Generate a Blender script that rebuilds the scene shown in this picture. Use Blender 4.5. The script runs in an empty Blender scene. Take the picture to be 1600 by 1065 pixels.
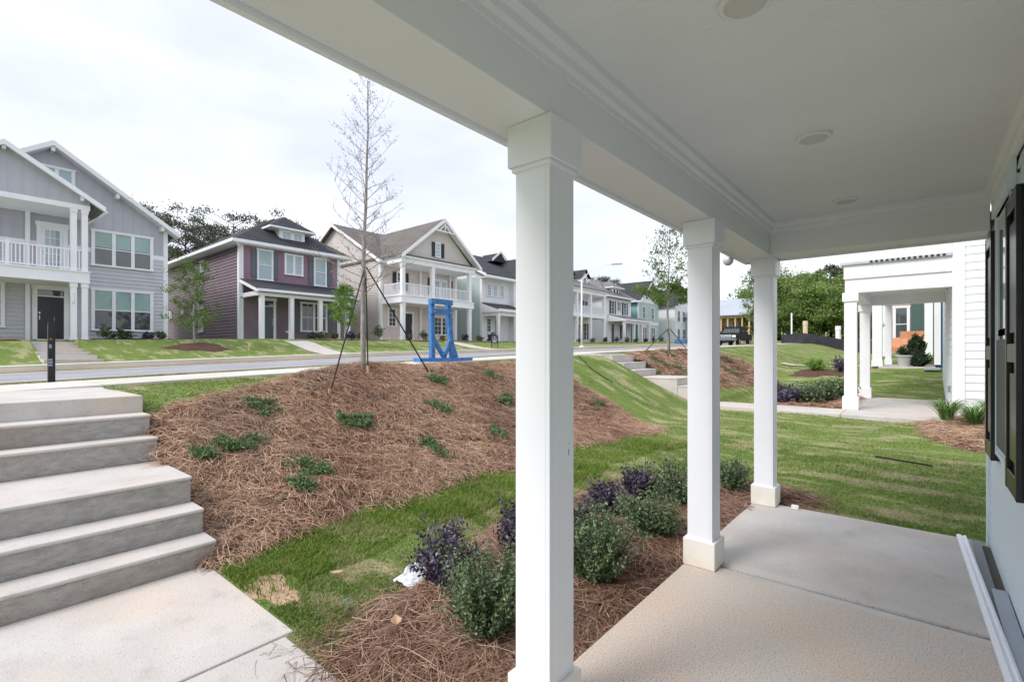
import bpy, math, random
import numpy as np
from mathutils import Vector
random.seed(7)
rng = np.random.default_rng(11)
sc = bpy.context.scene
R = math.radians
# ------------------------------------------------------------------ camera
cd = bpy.data.cameras.new('camera'); cam = bpy.data.objects.new('camera', cd)
sc.collection.objects.link(cam); sc.camera = cam
cam.location = (0, 0, 1.5); cam.rotation_euler = (R(90), 0, R(40))
cd.sensor_width = 36; cd.lens = 36*763/1600; cd.shift_y = 17.5/1600
cd.clip_start = 0.05; cd.clip_end = 2000
# ------------------------------------------------------------------ light
SUN_EL, SUN_AZ = 42, 197          # az: compass from +Y clockwise
w = bpy.data.worlds.new('World'); sc.world = w; w.use_nodes = True
nt = w.node_tree; nt.nodes.clear()
N = nt.nodes.new; L = nt.links.new
out = N('ShaderNodeOutputWorld'); bg = N('ShaderNodeBackground'); bg.inputs[1].default_value = 0.1
sky = N('ShaderNodeTexSky'); sky.sky_type = 'NISHITA'; sky.sun_disc = False
sky.sun_elevation = R(SUN_EL); sky.sun_rotation = R(SUN_AZ); sky.air_density = 1.2; sky.dust_density = 2
tc = N('ShaderNodeTexCoord'); mp = N('ShaderNodeMapping'); mp.inputs['Scale'].default_value = (1, 1, 2.6)
L(tc.outputs['Generated'], mp.inputs[0])
nz = N('ShaderNodeTexNoise'); nz.inputs['Scale'].default_value = 2.1; nz.inputs['Detail'].default_value = 7; nz.inputs['Roughness'].default_value = .52
L(mp.outputs[0], nz.inputs['Vector'])
rp = N('ShaderNodeValToRGB'); e = rp.color_ramp.elements
e[0].position = .3; e[0].color = (.30, .32, .40, 1)
e[1].position = .68; e[1].color = (.57,.575,.59,1)
m_ = e.new(.5) if False else rp.color_ramp.elements.new(.5); m_.color = (.38,.395,.455,1)
L(nz.outputs['Fac'], rp.inputs[0])
sc10 = N('ShaderNodeVectorMath'); sc10.operation = 'SCALE'; sc10.inputs['Scale'].default_value = 10.0
L(rp.outputs[0], sc10.inputs[0])
mx = N('ShaderNodeMix'); mx.data_type = 'RGBA'; mx.inputs[0].default_value = .9
L(sky.outputs[0], mx.inputs[6]); L(sc10.outputs[0], mx.inputs[7])
L(mx.outputs[2], bg.inputs[0]); L(bg.outputs[0], out.inputs[0])
sd = bpy.data.lights.new('sun', 'SUN'); sd.energy = 1.0; sd.angle = R(24); sd.color = (1, .96, .9)
so = bpy.data.objects.new('sun', sd); sc.collection.objects.link(so)
az = R(SUN_AZ); dirv = Vector((math.sin(az)*math.cos(R(SUN_EL)), math.cos(az)*math.cos(R(SUN_EL)), math.sin(R(SUN_EL))))
so.rotation_euler = dirv.to_track_quat('Z', 'Y').to_euler(); so.location = (0, -20, 40)
vs = sc.view_settings; vs.view_transform = 'Standard'; vs.look = 'None'; vs.exposure = 1.45; vs.gamma = 1
sc.render.engine = 'CYCLES'
sc.cycles.max_bounces = 8; sc.cycles.diffuse_bounces = 5; sc.cycles.transparent_max_bounces = 8
# ------------------------------------------------------------------ materials
MT = {}
def mat(name, col, col2=None, scale=4.0, rough=.7, bump=0, bscale=None, detail=5, stretch=(1,1,1), spec=.3, lo=.35, hi=.65, metallic=0, extra=None):
    if name in MT: return MT[name]
    m = bpy.data.materials.new(name); m.use_nodes = True; t = m.node_tree; t.nodes.clear()
    o = t.nodes.new('ShaderNodeOutputMaterial'); b = t.nodes.new('ShaderNodeBsdfPrincipled')
    b.inputs['Roughness'].default_value = rough; b.inputs['Metallic'].default_value = metallic
    b.inputs['Specular IOR Level'].default_value = spec
    t.links.new(b.outputs[0], o.inputs[0])
    g = t.nodes.new('ShaderNodeNewGeometry'); mp = t.nodes.new('ShaderNodeMapping'); mp.inputs['Scale'].default_value = stretch
    t.links.new(g.outputs['Position'], mp.inputs[0])
    if col2 is None: col2 = tuple(c*.93 for c in col)
    n = t.nodes.new('ShaderNodeTexNoise'); n.inputs['Scale'].default_value = scale; n.inputs['Detail'].default_value = detail
    t.links.new(mp.outputs[0], n.inputs['Vector'])
    r = t.nodes.new('ShaderNodeMapRange'); r.inputs[1].default_value = lo; r.inputs[2].default_value = hi
    t.links.new(n.outputs['Fac'], r.inputs[0])
    x = t.nodes.new('ShaderNodeMix'); x.data_type = 'RGBA'
    x.inputs[6].default_value = (*col, 1); x.inputs[7].default_value = (*col2, 1)
    t.links.new(r.outputs[0], x.inputs[0])
    last = x.outputs[2]
    if extra: last = extra(t, mp.outputs[0], last, b)
    t.links.new(last, b.inputs['Base Color'])
    if bump:
        n2 = t.nodes.new('ShaderNodeTexNoise'); n2.inputs['Scale'].default_value = bscale or scale*8; n2.inputs['Detail'].default_value = 6
        t.links.new(mp.outputs[0], n2.inputs['Vector'])
        bp = t.nodes.new('ShaderNodeBump'); bp.inputs['Strength'].default_value = min(1, bump); bp.inputs['Distance'].default_value = .02
        t.links.new(n2.outputs['Fac'], bp.inputs['Height']); t.links.new(bp.outputs[0], b.inputs['Normal'])
    MT[name] = m; return m
def mixn(t, fac, a, bcol):
    x = t.nodes.new('ShaderNodeMix'); x.data_type = 'RGBA'
    t.links.new(fac, x.inputs[0])
    if isinstance(a, tuple): x.inputs[6].default_value = (*a, 1)
    else: t.links.new(a, x.inputs[6])
    if isinstance(bcol, tuple): x.inputs[7].default_value = (*bcol, 1)
    else: t.links.new(bcol, x.inputs[7])
    return x.outputs[2]
def nfac(t, vec, scale, lo, hi, detail=5, tex='noise', amt=1.0):
    if tex == 'noise':
        n = t.nodes.new('ShaderNodeTexNoise'); n.inputs['Scale'].default_value = scale; n.inputs['Detail'].default_value = detail; o = n.outputs['Fac']
    else:
        n = t.nodes.new('ShaderNodeTexVoronoi'); n.inputs['Scale'].default_value = scale; o = n.outputs['Distance']
    t.links.new(vec, n.inputs['Vector'])
    r = t.nodes.new('ShaderNodeMapRange'); r.inputs[1].default_value = lo; r.inputs[2].default_value = hi; r.inputs[4].default_value = amt
    t.links.new(o, r.inputs[0]); return r.outputs[0]
def x_concrete(warm, spots=.5, dark=(.30,.28,.26)):
    def f(t, vec, last, b):
        last = mixn(t, nfac(t, vec, .9, .46, .72, 3, amt=.75), last, warm)
        last = mixn(t, nfac(t, vec, 140, .52, .75, 2, amt=spots), last, dark)
        last = mixn(t, nfac(t, vec, 5, .6, .8, 8, amt=.35), last, dark)
        last = mixn(t, nfac(t, vec, 45, .66, .72, 2, amt=.5), last, dark)
        return last
    return f
CONC = mat('concrete_walk', (.60,.57,.535), (.53,.50,.465), 2.5, .9, .25, 90, extra=x_concrete((.66,.54,.44), .3))
CONCR = mat('concrete_formed', (.50,.48,.45), (.38,.36,.335), 16, .95, .7, 110, 9, (1,.6,1.6), extra=x_concrete((.38,.30,.24), .4, (.16,.15,.14)))
PORCHC = mat('concrete_porch', (.60,.575,.545), (.53,.505,.48), 3, .88, .35, 160, extra=x_concrete((.50,.41,.34), .75, (.24,.21,.19)))
def x_tan(t, vec, last, b):
    last = mixn(t, nfac(t, vec, 1.3, .35, .68, 3, amt=.9), last, (.68,.54,.44))
    last = mixn(t, nfac(t, vec, 120, .50, .70, 2, amt=.75), last, (.23,.18,.15))
    last = mixn(t, nfac(t, vec, 170, .58, .72, 2, amt=.6), last, (.70,.64,.56))
    return last
PORCHT = mat('concrete_porch_stained', (.60,.565,.525), (.64,.57,.505), 1.8, .88, .35, 160, extra=x_tan)
SIDEW = mat('sidewalk_concrete', (.66,.64,.59), (.56,.52,.46), 1.5, .9, .2, 60)
KERB = mat('kerb_concrete', (.60,.53,.45), (.52,.44,.37), 1.2, .9, .2, 60)
ASPH = mat('asphalt', (.36,.36,.385), (.30,.30,.325), .7, .9, .3, 120, 8)
JOINT = mat('joint_dark', (.12,.11,.10), None, 20, .95)
WHITE = mat('white_paint', (.85,.855,.875), (.81,.815,.835), 2.0, .5, .06, 300)
def x_stain(t, vec, last, b):
    sx = t.nodes.new('ShaderNodeSeparateXYZ'); t.links.new(vec, sx.inputs[0]); r = t.nodes.new('ShaderNodeMapRange')
    r.inputs[1].default_value = .0; r.inputs[2].default_value = .24; r.inputs[3].default_value = .9; r.inputs[4].default_value = 0; t.links.new(sx.outputs[2], r.inputs[0])
    q = nfac(t, vec, 6, .25, .65, 4, amt=.85); m = t.nodes.new('ShaderNodeMath'); m.operation = 'MULTIPLY'; t.links.new(r.outputs[0], m.inputs[0]); t.links.new(q, m.inputs[1])
    return mixn(t, m.outputs[0], last, (.66,.52,.36))
WHITEB = mat('stained_column_base', (.82,.82,.80), (.78,.77,.74), 1.3, .5, .08, 100, extra=x_stain)
WHITEC = mat('white_column_paint', (.82,.84,.885), (.79,.81,.855), 1.3, .42, .04, 200)
CEIL = mat('ceiling_paint', (.825,.84,.86), (.785,.80,.82), 1.2, .3, .32, 75, 5, (.16,1,1))
BEAMW = mat('beam_paint', (.81,.82,.84), (.78,.79,.81), .9, .45, .1, 120)
def shingle(name, c1, c2):
    def ex(t, vec, last, b):
        g = t.nodes.new('ShaderNodeSeparateXYZ'); t.links.new(vec, g.inputs[0])
        a = t.nodes.new('ShaderNodeMath'); a.operation = 'MULTIPLY'; a.inputs[1].default_value = 9.0; t.links.new(g.outputs[2], a.inputs[0])
        f = t.nodes.new('ShaderNodeMath'); f.operation = 'FRACT'; t.links.new(a.outputs[0], f.inputs[0])
        r = t.nodes.new('ShaderNodeMapRange'); r.inputs[1].default_value = .82; r.inputs[2].default_value = .95; r.inputs[4].default_value = .35
        t.links.new(f.outputs[0], r.inputs[0])
        last = mixn(t, nfac(t, vec, 5, .4, .62, 2, amt=.5), last, tuple(c*1.6 for c in c2))
        return mixn(t, r.outputs[0], last, tuple(c*.5 for c in c1))
    return mat(name, c1, c2, 1.1, .95, .5, 30, extra=ex)
SH_DARK = shingle('shingles_charcoal', (.055,.057,.064), (.04,.042,.048))
SH_BROWN = shingle('shingles_brown_grey', (.17,.15,.135), (.12,.108,.10))
SH_GREY = shingle('shingles_grey', (.20,.19,.185), (.15,.145,.145))
GREY_S = mat('grey_siding', (.55,.55,.59), (.51,.51,.55), 1.1, .6, .1, 60)
GREY_B = mat('grey_board', (.47,.475,.52), (.44,.445,.49), 1.0, .6, .05, 60)
PLUM_S = mat('plum_siding', (.215,.168,.188), (.185,.142,.162), 1.5, .6, .12, 60)
PLUM_B = mat('plum_board', (.30,.19,.235), (.27,.17,.21), 1.5, .6, .05, 60)
BEIGE = mat('beige_siding', (.63,.58,.55), (.58,.535,.505), 1.2, .6, .08, 60)
PINKB = mat('peach_siding', (.72,.63,.57), (.67,.58,.525), 1.2, .6, .08, 60)
TEAL = mat('pale_teal_siding', (.50,.60,.60), (.46,.56,.56), 1.2, .6, .08, 60)
TEAL2 = mat('teal_siding', (.22,.43,.40), (.20,.39,.365), 1.2, .6, .08, 60)
AQUAW = mat('aqua_white_siding', (.80,.825,.86), (.77,.795,.83), 1.2, .55, .06, 60)
AQUA = mat('own_house_siding', (.72,.81,.85), (.69,.78,.82), 1.4, .5, .12, 90)
WSID = mat('white_siding', (.82,.83,.86), (.78,.79,.82), 1.2, .6, .08, 60)
BLUES = mat('blue_siding', (.025,.10,.19), (.02,.085,.165), 1.2, .6, .08, 60)
YELLOW = mat('pale_yellow_siding', (.70,.66,.46), None, 1.2, .6)
DKGRN = mat('dark_green_siding', (.06,.11,.10), None, 1.2, .6)
SHUT = mat('slate_shutter', (.14,.16,.18), (.12,.14,.16), 2, .5)
BLACKP = mat('black_paint', (.010,.010,.014), (.015,.014,.018), 5, .3, .05, 60, spec=.5)
DOORB = mat('black_door', (.02,.02,.028), None, 3, .35, spec=.5)
DOORG = mat('slate_door', (.12,.14,.155), None, 3, .4)
METAL = mat('brushed_metal', (.5,.5,.5), None, 8, .3, metallic=1)
def x_glass(t, vec, last, b): return last
GLASS = mat('window_glass', (.035,.045,.05), (.06,.075,.08), .7, .04, spec=1.0, detail=2)
GLASSL = mat('window_glass_light', (.30,.40,.44), (.36,.45,.48), .7, .05, spec=.9, detail=2)
BLIND = mat('window_blind', (.42,.58,.56), (.34,.5,.48), 1, .4, detail=2, stretch=(1,1,1))
BLUEP = mat('blue_painted_timber', (.075,.22,.50), (.045,.15,.38), 9, .55, .25, 60)
WOOD = mat('pine_lumber', (.62,.43,.25), (.52,.34,.19), 3, .8, .2, 40, stretch=(1,1,.3))
OSB = mat('board_sheathing', (.72,.56,.40), (.62,.47,.32), 14, .85)
ORANGE = mat('orange_mesh', (.58,.27,.15), (.50,.22,.12), 5, .7)
WRAP = mat('house_wrap', (.43,.46,.52), (.39,.42,.48), .6, .6)
SILT = mat('silt_fence_fabric', (.028,.03,.038), (.045,.047,.055), 2, .8, .4, 20)
BARK = mat('young_bark', (.38,.35,.32), (.24,.215,.195), 25, .95, .6, 60, stretch=(1,1,.4))
BARKD = mat('dark_bark', (.10,.085,.075), (.06,.05,.045), 8, .95, .5, 30)
STRAP = mat('black_strap', (.02,.022,.02), None, 20, .7)
POTM = mat('grey_planter', (.50,.49,.50), (.44,.43,.44), 4, .7, .1)
LAMPG = mat('frosted_globe', (.55,.56,.56), None, 5, .25, spec=.5)
PAPER = mat('crumpled_paper', (.82,.83,.86), (.62,.66,.74), 14, .8, .5, 20)
def attrmat(name, cols, rough=.7, trans=0, pat=None, spec=.2, sub=None):
    m = bpy.data.materials.new(name); m.use_nodes = True; t = m.node_tree; t.nodes.clear()
    o = t.nodes.new('ShaderNodeOutputMaterial'); b = t.nodes.new('ShaderNodeBsdfPrincipled')
    b.inputs['Roughness'].default_value = rough; b.inputs['Specular IOR Level'].default_value = spec
    a = t.nodes.new('ShaderNodeAttribute'); a.attribute_name = 'rnd'
    r = t.nodes.new('ShaderNodeValToRGB'); r.color_ramp.elements[0].color = (*cols[0], 1); r.color_ramp.elements[1].color = (*cols[-1], 1)
    for i, c in enumerate(cols[1:-1]):
        el = r.color_ramp.elements.new((i+1)/(len(cols)-1)); el.color = (*c, 1)
    t.links.new(a.outputs['Fac'], r.inputs[0]); last = r.outputs[0]
    if pat: last = pat(t, last)
    t.links.new(last, b.inputs['Base Color'])
    if trans:
        tr = t.nodes.new('ShaderNodeBsdfTranslucent'); t.links.new(last, tr.inputs[0])
        ms = t.nodes.new('ShaderNodeMixShader'); ms.inputs[0].default_value = trans
        t.links.new(b.outputs[0], ms.inputs[1]); t.links.new(tr.outputs[0], ms.inputs[2]); t.links.new(ms.outputs[0], o.inputs[0])
    else: t.links.new(b.outputs[0], o.inputs[0])
    return m
def grasspat(t, last, dry=(.50,.44,.27), amt=.75):
    g = t.nodes.new('ShaderNodeNewGeometry'); mp = t.nodes.new('ShaderNodeMapping'); mp.inputs['Scale'].default_value = (.75, 1.9, .2); mp.inputs['Rotation'].default_value = (0,0,R(10))
    t.links.new(g.outputs['Position'], mp.inputs[0]); v = mp.outputs[0]
    last = mixn(t, nfac(t, v, .9, .45, .6, 5, amt=.7), last, (.105,.185,.03))
    last = mixn(t, nfac(t, v, 1.7, .50, .62, 7, amt=amt), last, dry)
    last = mixn(t, nfac(t, v, .45, .5, .7, 3, amt=.5), last, (.24,.30,.07))
    return last
GRASSB = attrmat('grass_blades', [(.085,.14,.03), (.145,.22,.045), (.23,.31,.08), (.44,.42,.22)], .6, .25, lambda t, l: grasspat(t, l, amt=.8))
GRASSL = attrmat('grass_blades_lush', [(.11,.175,.03), (.19,.27,.045), (.29,.38,.08), (.42,.46,.17)], .6, .25, lambda t, l: grasspat(t, l, amt=.22))
NEEDLE = attrmat('pine_needles', [(.09,.048,.034), (.20,.112,.078), (.31,.185,.13), (.49,.335,.245), (.16,.09,.066)], .7)
def strawpat(t, last):
    g = t.nodes.new('ShaderNodeNewGeometry'); v = g.outputs['Position']
    last = mixn(t, nfac(t, v, 1.1, .5, .66, 5, amt=.4), last, (.22,.145,.115))
    last = mixn(t, nfac(t, v, 3.2, .52, .66, 5, amt=.4), last, (.50,.34,.23))
    return mixn(t, nfac(t, v, 6.5, .55, .70, 4, amt=.38), last, (.15,.09,.065))
NEEDLE1 = attrmat('pine_needles_dry', [(.17,.09,.058), (.36,.205,.132), (.50,.315,.21), (.72,.53,.37), (.26,.15,.10)], .7, 0, strawpat)
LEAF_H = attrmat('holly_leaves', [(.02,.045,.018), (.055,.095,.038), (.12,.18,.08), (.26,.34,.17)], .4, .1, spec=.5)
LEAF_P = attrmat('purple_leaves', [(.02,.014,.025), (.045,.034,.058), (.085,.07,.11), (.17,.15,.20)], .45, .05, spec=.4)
LEAF_J = attrmat('juniper_leaves', [(.07,.12,.045), (.13,.21,.085), (.25,.36,.17)], .6, .1)
LEAF_G = attrmat('bright_leaves', [(.06,.14,.02), (.13,.25,.04), (.22,.36,.07), (.33,.45,.12)], .55, .35)
LEAF_PINE = attrmat('pine_foliage', [(.05,.065,.045), (.10,.115,.08), (.17,.18,.13)], .7, .1)
LEAF_L = attrmat('lily_leaves', [(.07,.16,.03), (.14,.27,.06), (.25,.38,.12)], .5, .2)
LEAF_O = attrmat('oak_leaves', [(.06,.12,.02), (.12,.20,.045), (.22,.30,.09)], .55, .35)
LEAF_B = attrmat('bud_leaves', [(.22,.19,.11), (.30,.28,.16), (.28,.34,.14)], .6, .3)
def lawnmat():
    m = bpy.data.materials.new('lawn_ground'); m.use_nodes = True; t = m.node_tree; b = t.nodes['Principled BSDF']
    b.inputs['Roughness'].default_value = .95; b.inputs['Specular IOR Level'].default_value = .1
    g = t.nodes.new('ShaderNodeNewGeometry'); v = g.outputs['Position']
    last = mixn(t, nfac(t, v, 22, .4, .62, 8), (.14,.21,.04), (.22,.29,.08))
    last = grasspat(t, last, amt=.85)
    last = mixn(t, nfac(t, v, 7, .48, .68, 8, amt=.5), last, (.13,.19,.04))
    last = mixn(t, nfac(t, v, 26, .5, .66, 6, amt=.6), last, (.10,.15,.03))
    last = mixn(t, nfac(t, v, 75, .5, .64, 3, amt=.7), last, (.30,.35,.14))
    t.links.new(last, b.inputs['Base Color'])
    n = t.nodes.new('ShaderNodeTexNoise'); n.inputs['Scale'].default_value = 45; n.inputs['Detail'].default_value = 8
    t.links.new(v, n.inputs['Vector']); bp = t.nodes.new('ShaderNodeBump'); bp.inputs['Strength'].default_value = .9; bp.inputs['Distance'].default_value = .04
    t.links.new(n.outputs['Fac'], bp.inputs['Height']); t.links.new(bp.outputs[0], b.inputs['Normal'])
    return m
LAWN = lawnmat()
CLAY = mat('bare_clay', (.56,.37,.25), (.44,.30,.20), 9, .95, .6, 50)
STRAW = mat('pine_straw_base', (.15,.085,.06), (.07,.04,.03), 30, .95, 1, 60, 10)
# ------------------------------------------------------------------ object helpers
COL = sc.collection
def link(o, parent=None):
    COL.objects.link(o)
    if parent is not None: o.parent = parent
    return o
def tag(o, label, cat, group=None):
    o['label'] = label; o['category'] = cat
    if group: o['group'] = group
    return o
def thing(name, label, cat, loc, group=None):
    o = bpy.data.objects.new(name, None); o.location = loc; o.empty_display_size = .2
    link(o); return tag(o, label, cat, group)
def struct(o, kind='structure'): o['kind'] = kind; return o
class MB:
    def __init__(s): s.v = []; s.f = []
    def add(s, vs, fs):
        n = len(s.v); s.v += [tuple(p) for p in vs]; s.f += [tuple(i+n for i in f) for f in fs]; return s
    def box(s, x0, x1, y0, y1, z0, z1):
        x0, x1 = min(x0,x1), max(x0,x1); y0, y1 = min(y0,y1), max(y0,y1); z0, z1 = min(z0,z1), max(z0,z1)
        return s.add([(x0,y0,z0),(x1,y0,z0),(x1,y1,z0),(x0,y1,z0),(x0,y0,z1),(x1,y0,z1),(x1,y1,z1),(x0,y1,z1)],
                     [(0,3,2,1),(4,5,6,7),(0,1,5,4),(1,2,6,5),(2,3,7,6),(3,0,4,7)])
    def prism(s, pts, d):     # pts polygon 3D, extruded by vector d
        n = len(pts); q = [tuple(Vector(p)+Vector(d)) for p in pts]
        return s.add(list(pts)+q, [tuple(range(n))[::-1], tuple(range(n, 2*n))] + [(i, (i+1)%n, n+(i+1)%n, n+i) for i in range(n)])
    def beam(s, p, q, w, h=None, up=(0,0,1)):
        h = h or w; p = Vector(p); q = Vector(q); d = (q-p).normalized(); u = Vector(up)
        if abs(d.dot(u)) > .98: u = Vector((1,0,0))
        a = d.cross(u).normalized(); b = a.cross(d).normalized()
        pts = [p+a*w/2*i+b*h/2*j for i, j in ((-1,-1),(1,-1),(1,1),(-1,1))]
        return s.prism([tuple(x) for x in pts], tuple(q-p))
    def tube(s, pts, rs, n=8, cap=True):
        pts = [Vector(p) for p in pts]; k = len(pts); base = len(s.v)
        if not isinstance(rs, (list, tuple)): rs = [rs]*k
        for i, p in enumerate(pts):
            d = (pts[min(i+1,k-1)]-pts[max(i-1,0)]).normalized()
            u = Vector((0,0,1)) if abs(d.z) < .9 else Vector((1,0,0))
            a = d.cross(u).normalized(); b = a.cross(d)
            for j in range(n):
                t = 2*math.pi*j/n; s.v.append(tuple(p+(a*math.cos(t)+b*math.sin(t))*rs[i]))
        for i in range(k-1):
            for j in range(n):
                s.f.append((base+i*n+j, base+i*n+(j+1)%n, base+(i+1)*n+(j+1)%n, base+(i+1)*n+j))
        if cap:
            s.f.append(tuple(base+j for j in range(n))); s.f.append(tuple(base+(k-1)*n+j for j in range(n)))
        return s
    def lathe(s, c, prof, n=20):
        return s.tube([(c[0],c[1],c[2]+z) for r, z in prof], [r for r, z in prof], n)
    def build(s, name, m, parent=None, bevel=0, smooth=False):
        loc = Vector((0,0,0)) if parent is None else world_loc(parent)
        me = bpy.data.meshes.new(name)
        me.from_pydata([(x-loc.x, y-loc.y, z-loc.z) for x, y, z in s.v], [], s.f); me.update()
        import bmesh as _b
        bm = _b.new(); bm.from_mesh(me); _b.ops.recalc_face_normals(bm, faces=bm.faces); bm.to_mesh(me); bm.free()
        if smooth: me.polygons.foreach_set('use_smooth', [True]*len(me.polygons))
        me.materials.append(m); o = bpy.data.objects.new(name, me); link(o, parent)
        if bevel:
            b = o.modifiers.new('bevel', 'BEVEL'); b.width = bevel; b.segments = 2; b.limit_method = 'ANGLE'
        return o
def world_loc(o):
    v = Vector((0,0,0))
    while o is not None: v += o.location; o = o.parent
    return v
def npmesh(name, V, quads, m, parent=None, rnd=None, tri=False, loc=None):
    k = 3 if tri else 4
    base = world_loc(parent) if parent is not None else (loc if loc is not None else Vector((0,0,0)))
    V = np.asarray(V, dtype=np.float32) - np.array(base, dtype=np.float32)
    me = bpy.data.meshes.new(name); nf = len(quads)
    me.vertices.add(len(V)); me.vertices.foreach_set('co', V.ravel().astype(np.float32))
    me.loops.add(nf*k); me.loops.foreach_set('vertex_index', np.asarray(quads, dtype=np.int32).ravel())
    me.polygons.add(nf); me.polygons.foreach_set('loop_start', np.arange(0, nf*k, k, dtype=np.int32))
    me.polygons.foreach_set('loop_total', np.full(nf, k, dtype=np.int32))
    me.update(calc_edges=True)
    if rnd is not None:
        a = me.attributes.new('rnd', 'FLOAT', 'POINT'); a.data.foreach_set('value', np.asarray(rnd, dtype=np.float32))
    me.materials.append(m); o = bpy.data.objects.new(name, me); link(o, parent)
    if parent is None and loc is not None: o.location = loc
    return o
# ------------------------------------------------------------------ terrain
def _i(y, pts): return np.interp(y, [p[0] for p in pts], [p[1] for p in pts])
SP=[(-40,.0),(-20,.35),(0,.99),(1.5,1.04),(15,1.47),(47,2.2),(60,2.5),(120,3.4),(400,6)]
HP=[(-40,-.3),(2,-.17),(6,-.07),(12,.1),(18.5,.14),(22.7,.9),(27,.95),(31,1.2),(60,2.0),(120,3.2),(400,6)]
BP=[(-40,1.5),(0,1.95),(8,2.15),(12,2.25),(25,2.37),(45,2.5),(60,2.8),(120,3.7),(400,6.5)]
def ss(a, b, x):
    t = np.clip((x-a)/(b-a), 0, 1); return t*t*(3-2*t)
def Sz(y): return _i(y, SP)
def T(x, y):
    x = np.asarray(x, float); y = np.asarray(y, float)
    S = _i(y, SP); H = _i(y, HP); B = _i(y, BP)
    xc = _i(y, [(1.5,-6.9),(13,-7.3),(60,-7.5)])
    wv = np.clip((-4.15-x)/(-4.15-xc), 0, 1)
    z = H+(S-H)*(.55*wv+.45*ss(0, 1, wv))
    z = z+(B-S)*ss(-22.5, -28.5, x)
    z = z+.12*np.exp(-((x+7)**2+(y-4.6)**2)/.35)
    z = z+.02*np.sin(x*1.9+y*.7)*np.sin(y*1.3-.5*x)*np.where(x > -7, 1, .3)
    # hills behind the far row and a bank behind the silt fence
    z = z+ss(-60, -110, x)*6+ss(70, 110, y)*1.5
    return z
def Tg(x, y):                # lawn sheet lowered under stairs, road, walks
    z = T(x, y)
    def inside(x0, x1, y0, y1, e=.06): return np.clip(np.minimum(np.minimum(x-x0, x1-x), np.minimum(y-y0, y1-y))/e, 0, 1)
    z = z-.34*inside(-6.5, -4.1, -.15, 1.47)-.1*inside(-4.2, -1.2, -.2, 1.32)
    z = z-.34*inside(-7.3, -4.3, 12.65, 14.2)
    z = z-.30*inside(-19.95, -10.75, -60, 75, .1)
    z = z-.5*inside(-29.1, -22.55, 2.58, 4.02, .05)
    z = z-.1*inside(-9.8, -8.3, -60, 75, .1)-.1*inside(-22.5, -21, -60, 75, .1)
    z = z-.12*inside(-1.25, .6, -8, 5.38)-.1*inside(-4.4, .6, 12.55, 17.9)
    return z
def grid(xs, ys, fn, off=0.0):
    X, Y = np.meshgrid(xs, ys, indexing='ij'); Z = fn(X, Y)+off
    V = np.stack([X, Y, Z], -1).reshape(-1, 3); nx, ny = len(xs), len(ys)
    i, j = np.meshgrid(np.arange(nx-1), np.arange(ny-1), indexing='ij'); a = (i*ny+j).ravel()
    return V, np.stack([a, a+ny, a+ny+1, a+1], -1)
xs = np.unique(np.round(np.concatenate([np.linspace(-900,-120,14), np.arange(-120,-30,3.), np.arange(-30,-23,.2), np.arange(-23,-7.6,.15), np.arange(-7.6,1.2,.06), np.arange(1.2,12,.8), np.linspace(12,900,16)]), 3))
ys = np.unique(np.round(np.concatenate([np.linspace(-300,-10,14), np.arange(-10,-.6,.4), np.arange(-.6,6,.06), np.arange(6,20,.12), np.arange(20,60,.6), np.arange(60,140,4.), np.linspace(140,1000,16)]), 3))
V, Q = grid(xs, ys, Tg)
o = struct(npmesh('lawn', V, Q, LAWN)); o.data.polygons.foreach_set('use_smooth', [True]*len(Q))
yl = np.unique(np.concatenate([np.arange(-60, 80, 1.0)]))
def strip(name, x0, x1, off, m, ya=-60, yb=75, th=.12, step=1.0):
    mb = MB(); y = ya
    yy = np.append(np.arange(ya, yb, step), yb); z = Sz(yy)+off; n = len(yy)
    v = []; f = []
    for k in range(n):
        v += [(x0,yy[k],z[k]-th),(x1,yy[k],z[k]-th),(x1,yy[k],z[k]),(x0,yy[k],z[k])]
    for k in range(n-1):
        a = 4*k; b = a+4
        f += [(a,a+1,b+1,b),(a+1,a+2,b+2,b+1),(a+2,a+3,b+3,b+2),(a+3,a,b,b+3)]
    f += [(0,1,2,3), (4*n-4,4*n-3,4*n-2,4*n-1)]
    return mb.add(v, f).build(name, m)
struct(strip('road', -19.55, -11.15, -.13, ASPH))
struct(strip('kerb', -11.15, -11.0, .01, KERB)); struct(strip('kerb', -19.7, -19.55, .02, KERB))
struct(strip('gutter', -19.55, -19.1, -.122, KERB, th=.04)); struct(strip('gutter', -11.6, -11.15, -.122, KERB, th=.04))
def slabs(name, x0, x1, m, seg=1.5, off=.03):
    mb = MB(); y = -30.
    while y < 72:
        z0, z1 = float(Sz(y)), float(Sz(y+seg-.015))
        mb.add([(x0,y,z0-.08),(x1,y,z0-.08),(x1,y,z0+off),(x0,y,z0+off),(x0,y+seg-.015,z1-.08),(x1,y+seg-.015,z1-.08),(x1,y+seg-.015,z1+off),(x0,y+seg-.015,z1+off)],
               [(0,1,2,3),(4,7,6,5),(3,2,6,7),(0,3,7,4),(1,5,6,2),(0,4,5,1)]); y += seg
    return struct(mb.build(name, m))
slabs('sidewalk', -9.8, -8.3, SIDEW); slabs('sidewalk', -22.5, -21.0, SIDEW)
# walkway in front of the stairs, top landing
def slab(mb, x0, x1, y0, y1, z, th=.12): mb.box(x0, x1, y0, y1, z-th, z)
mb = MB(); slab(mb, -4.28, -2.875, -.1, 1.40, -.16); slab(mb, -2.86, -1.45, -.1, 1.34, -.16); slab(mb, -1.44, -1.31, -.1, 1.34, -.16)
struct(mb.build('walkway', CONC, bevel=.012))
mb = MB(); slab(mb, -8.29, -6.36, -.08, 1.46, 1.04, .25)
struct(mb.build('walkway', CONC, bevel=.012))
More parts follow.
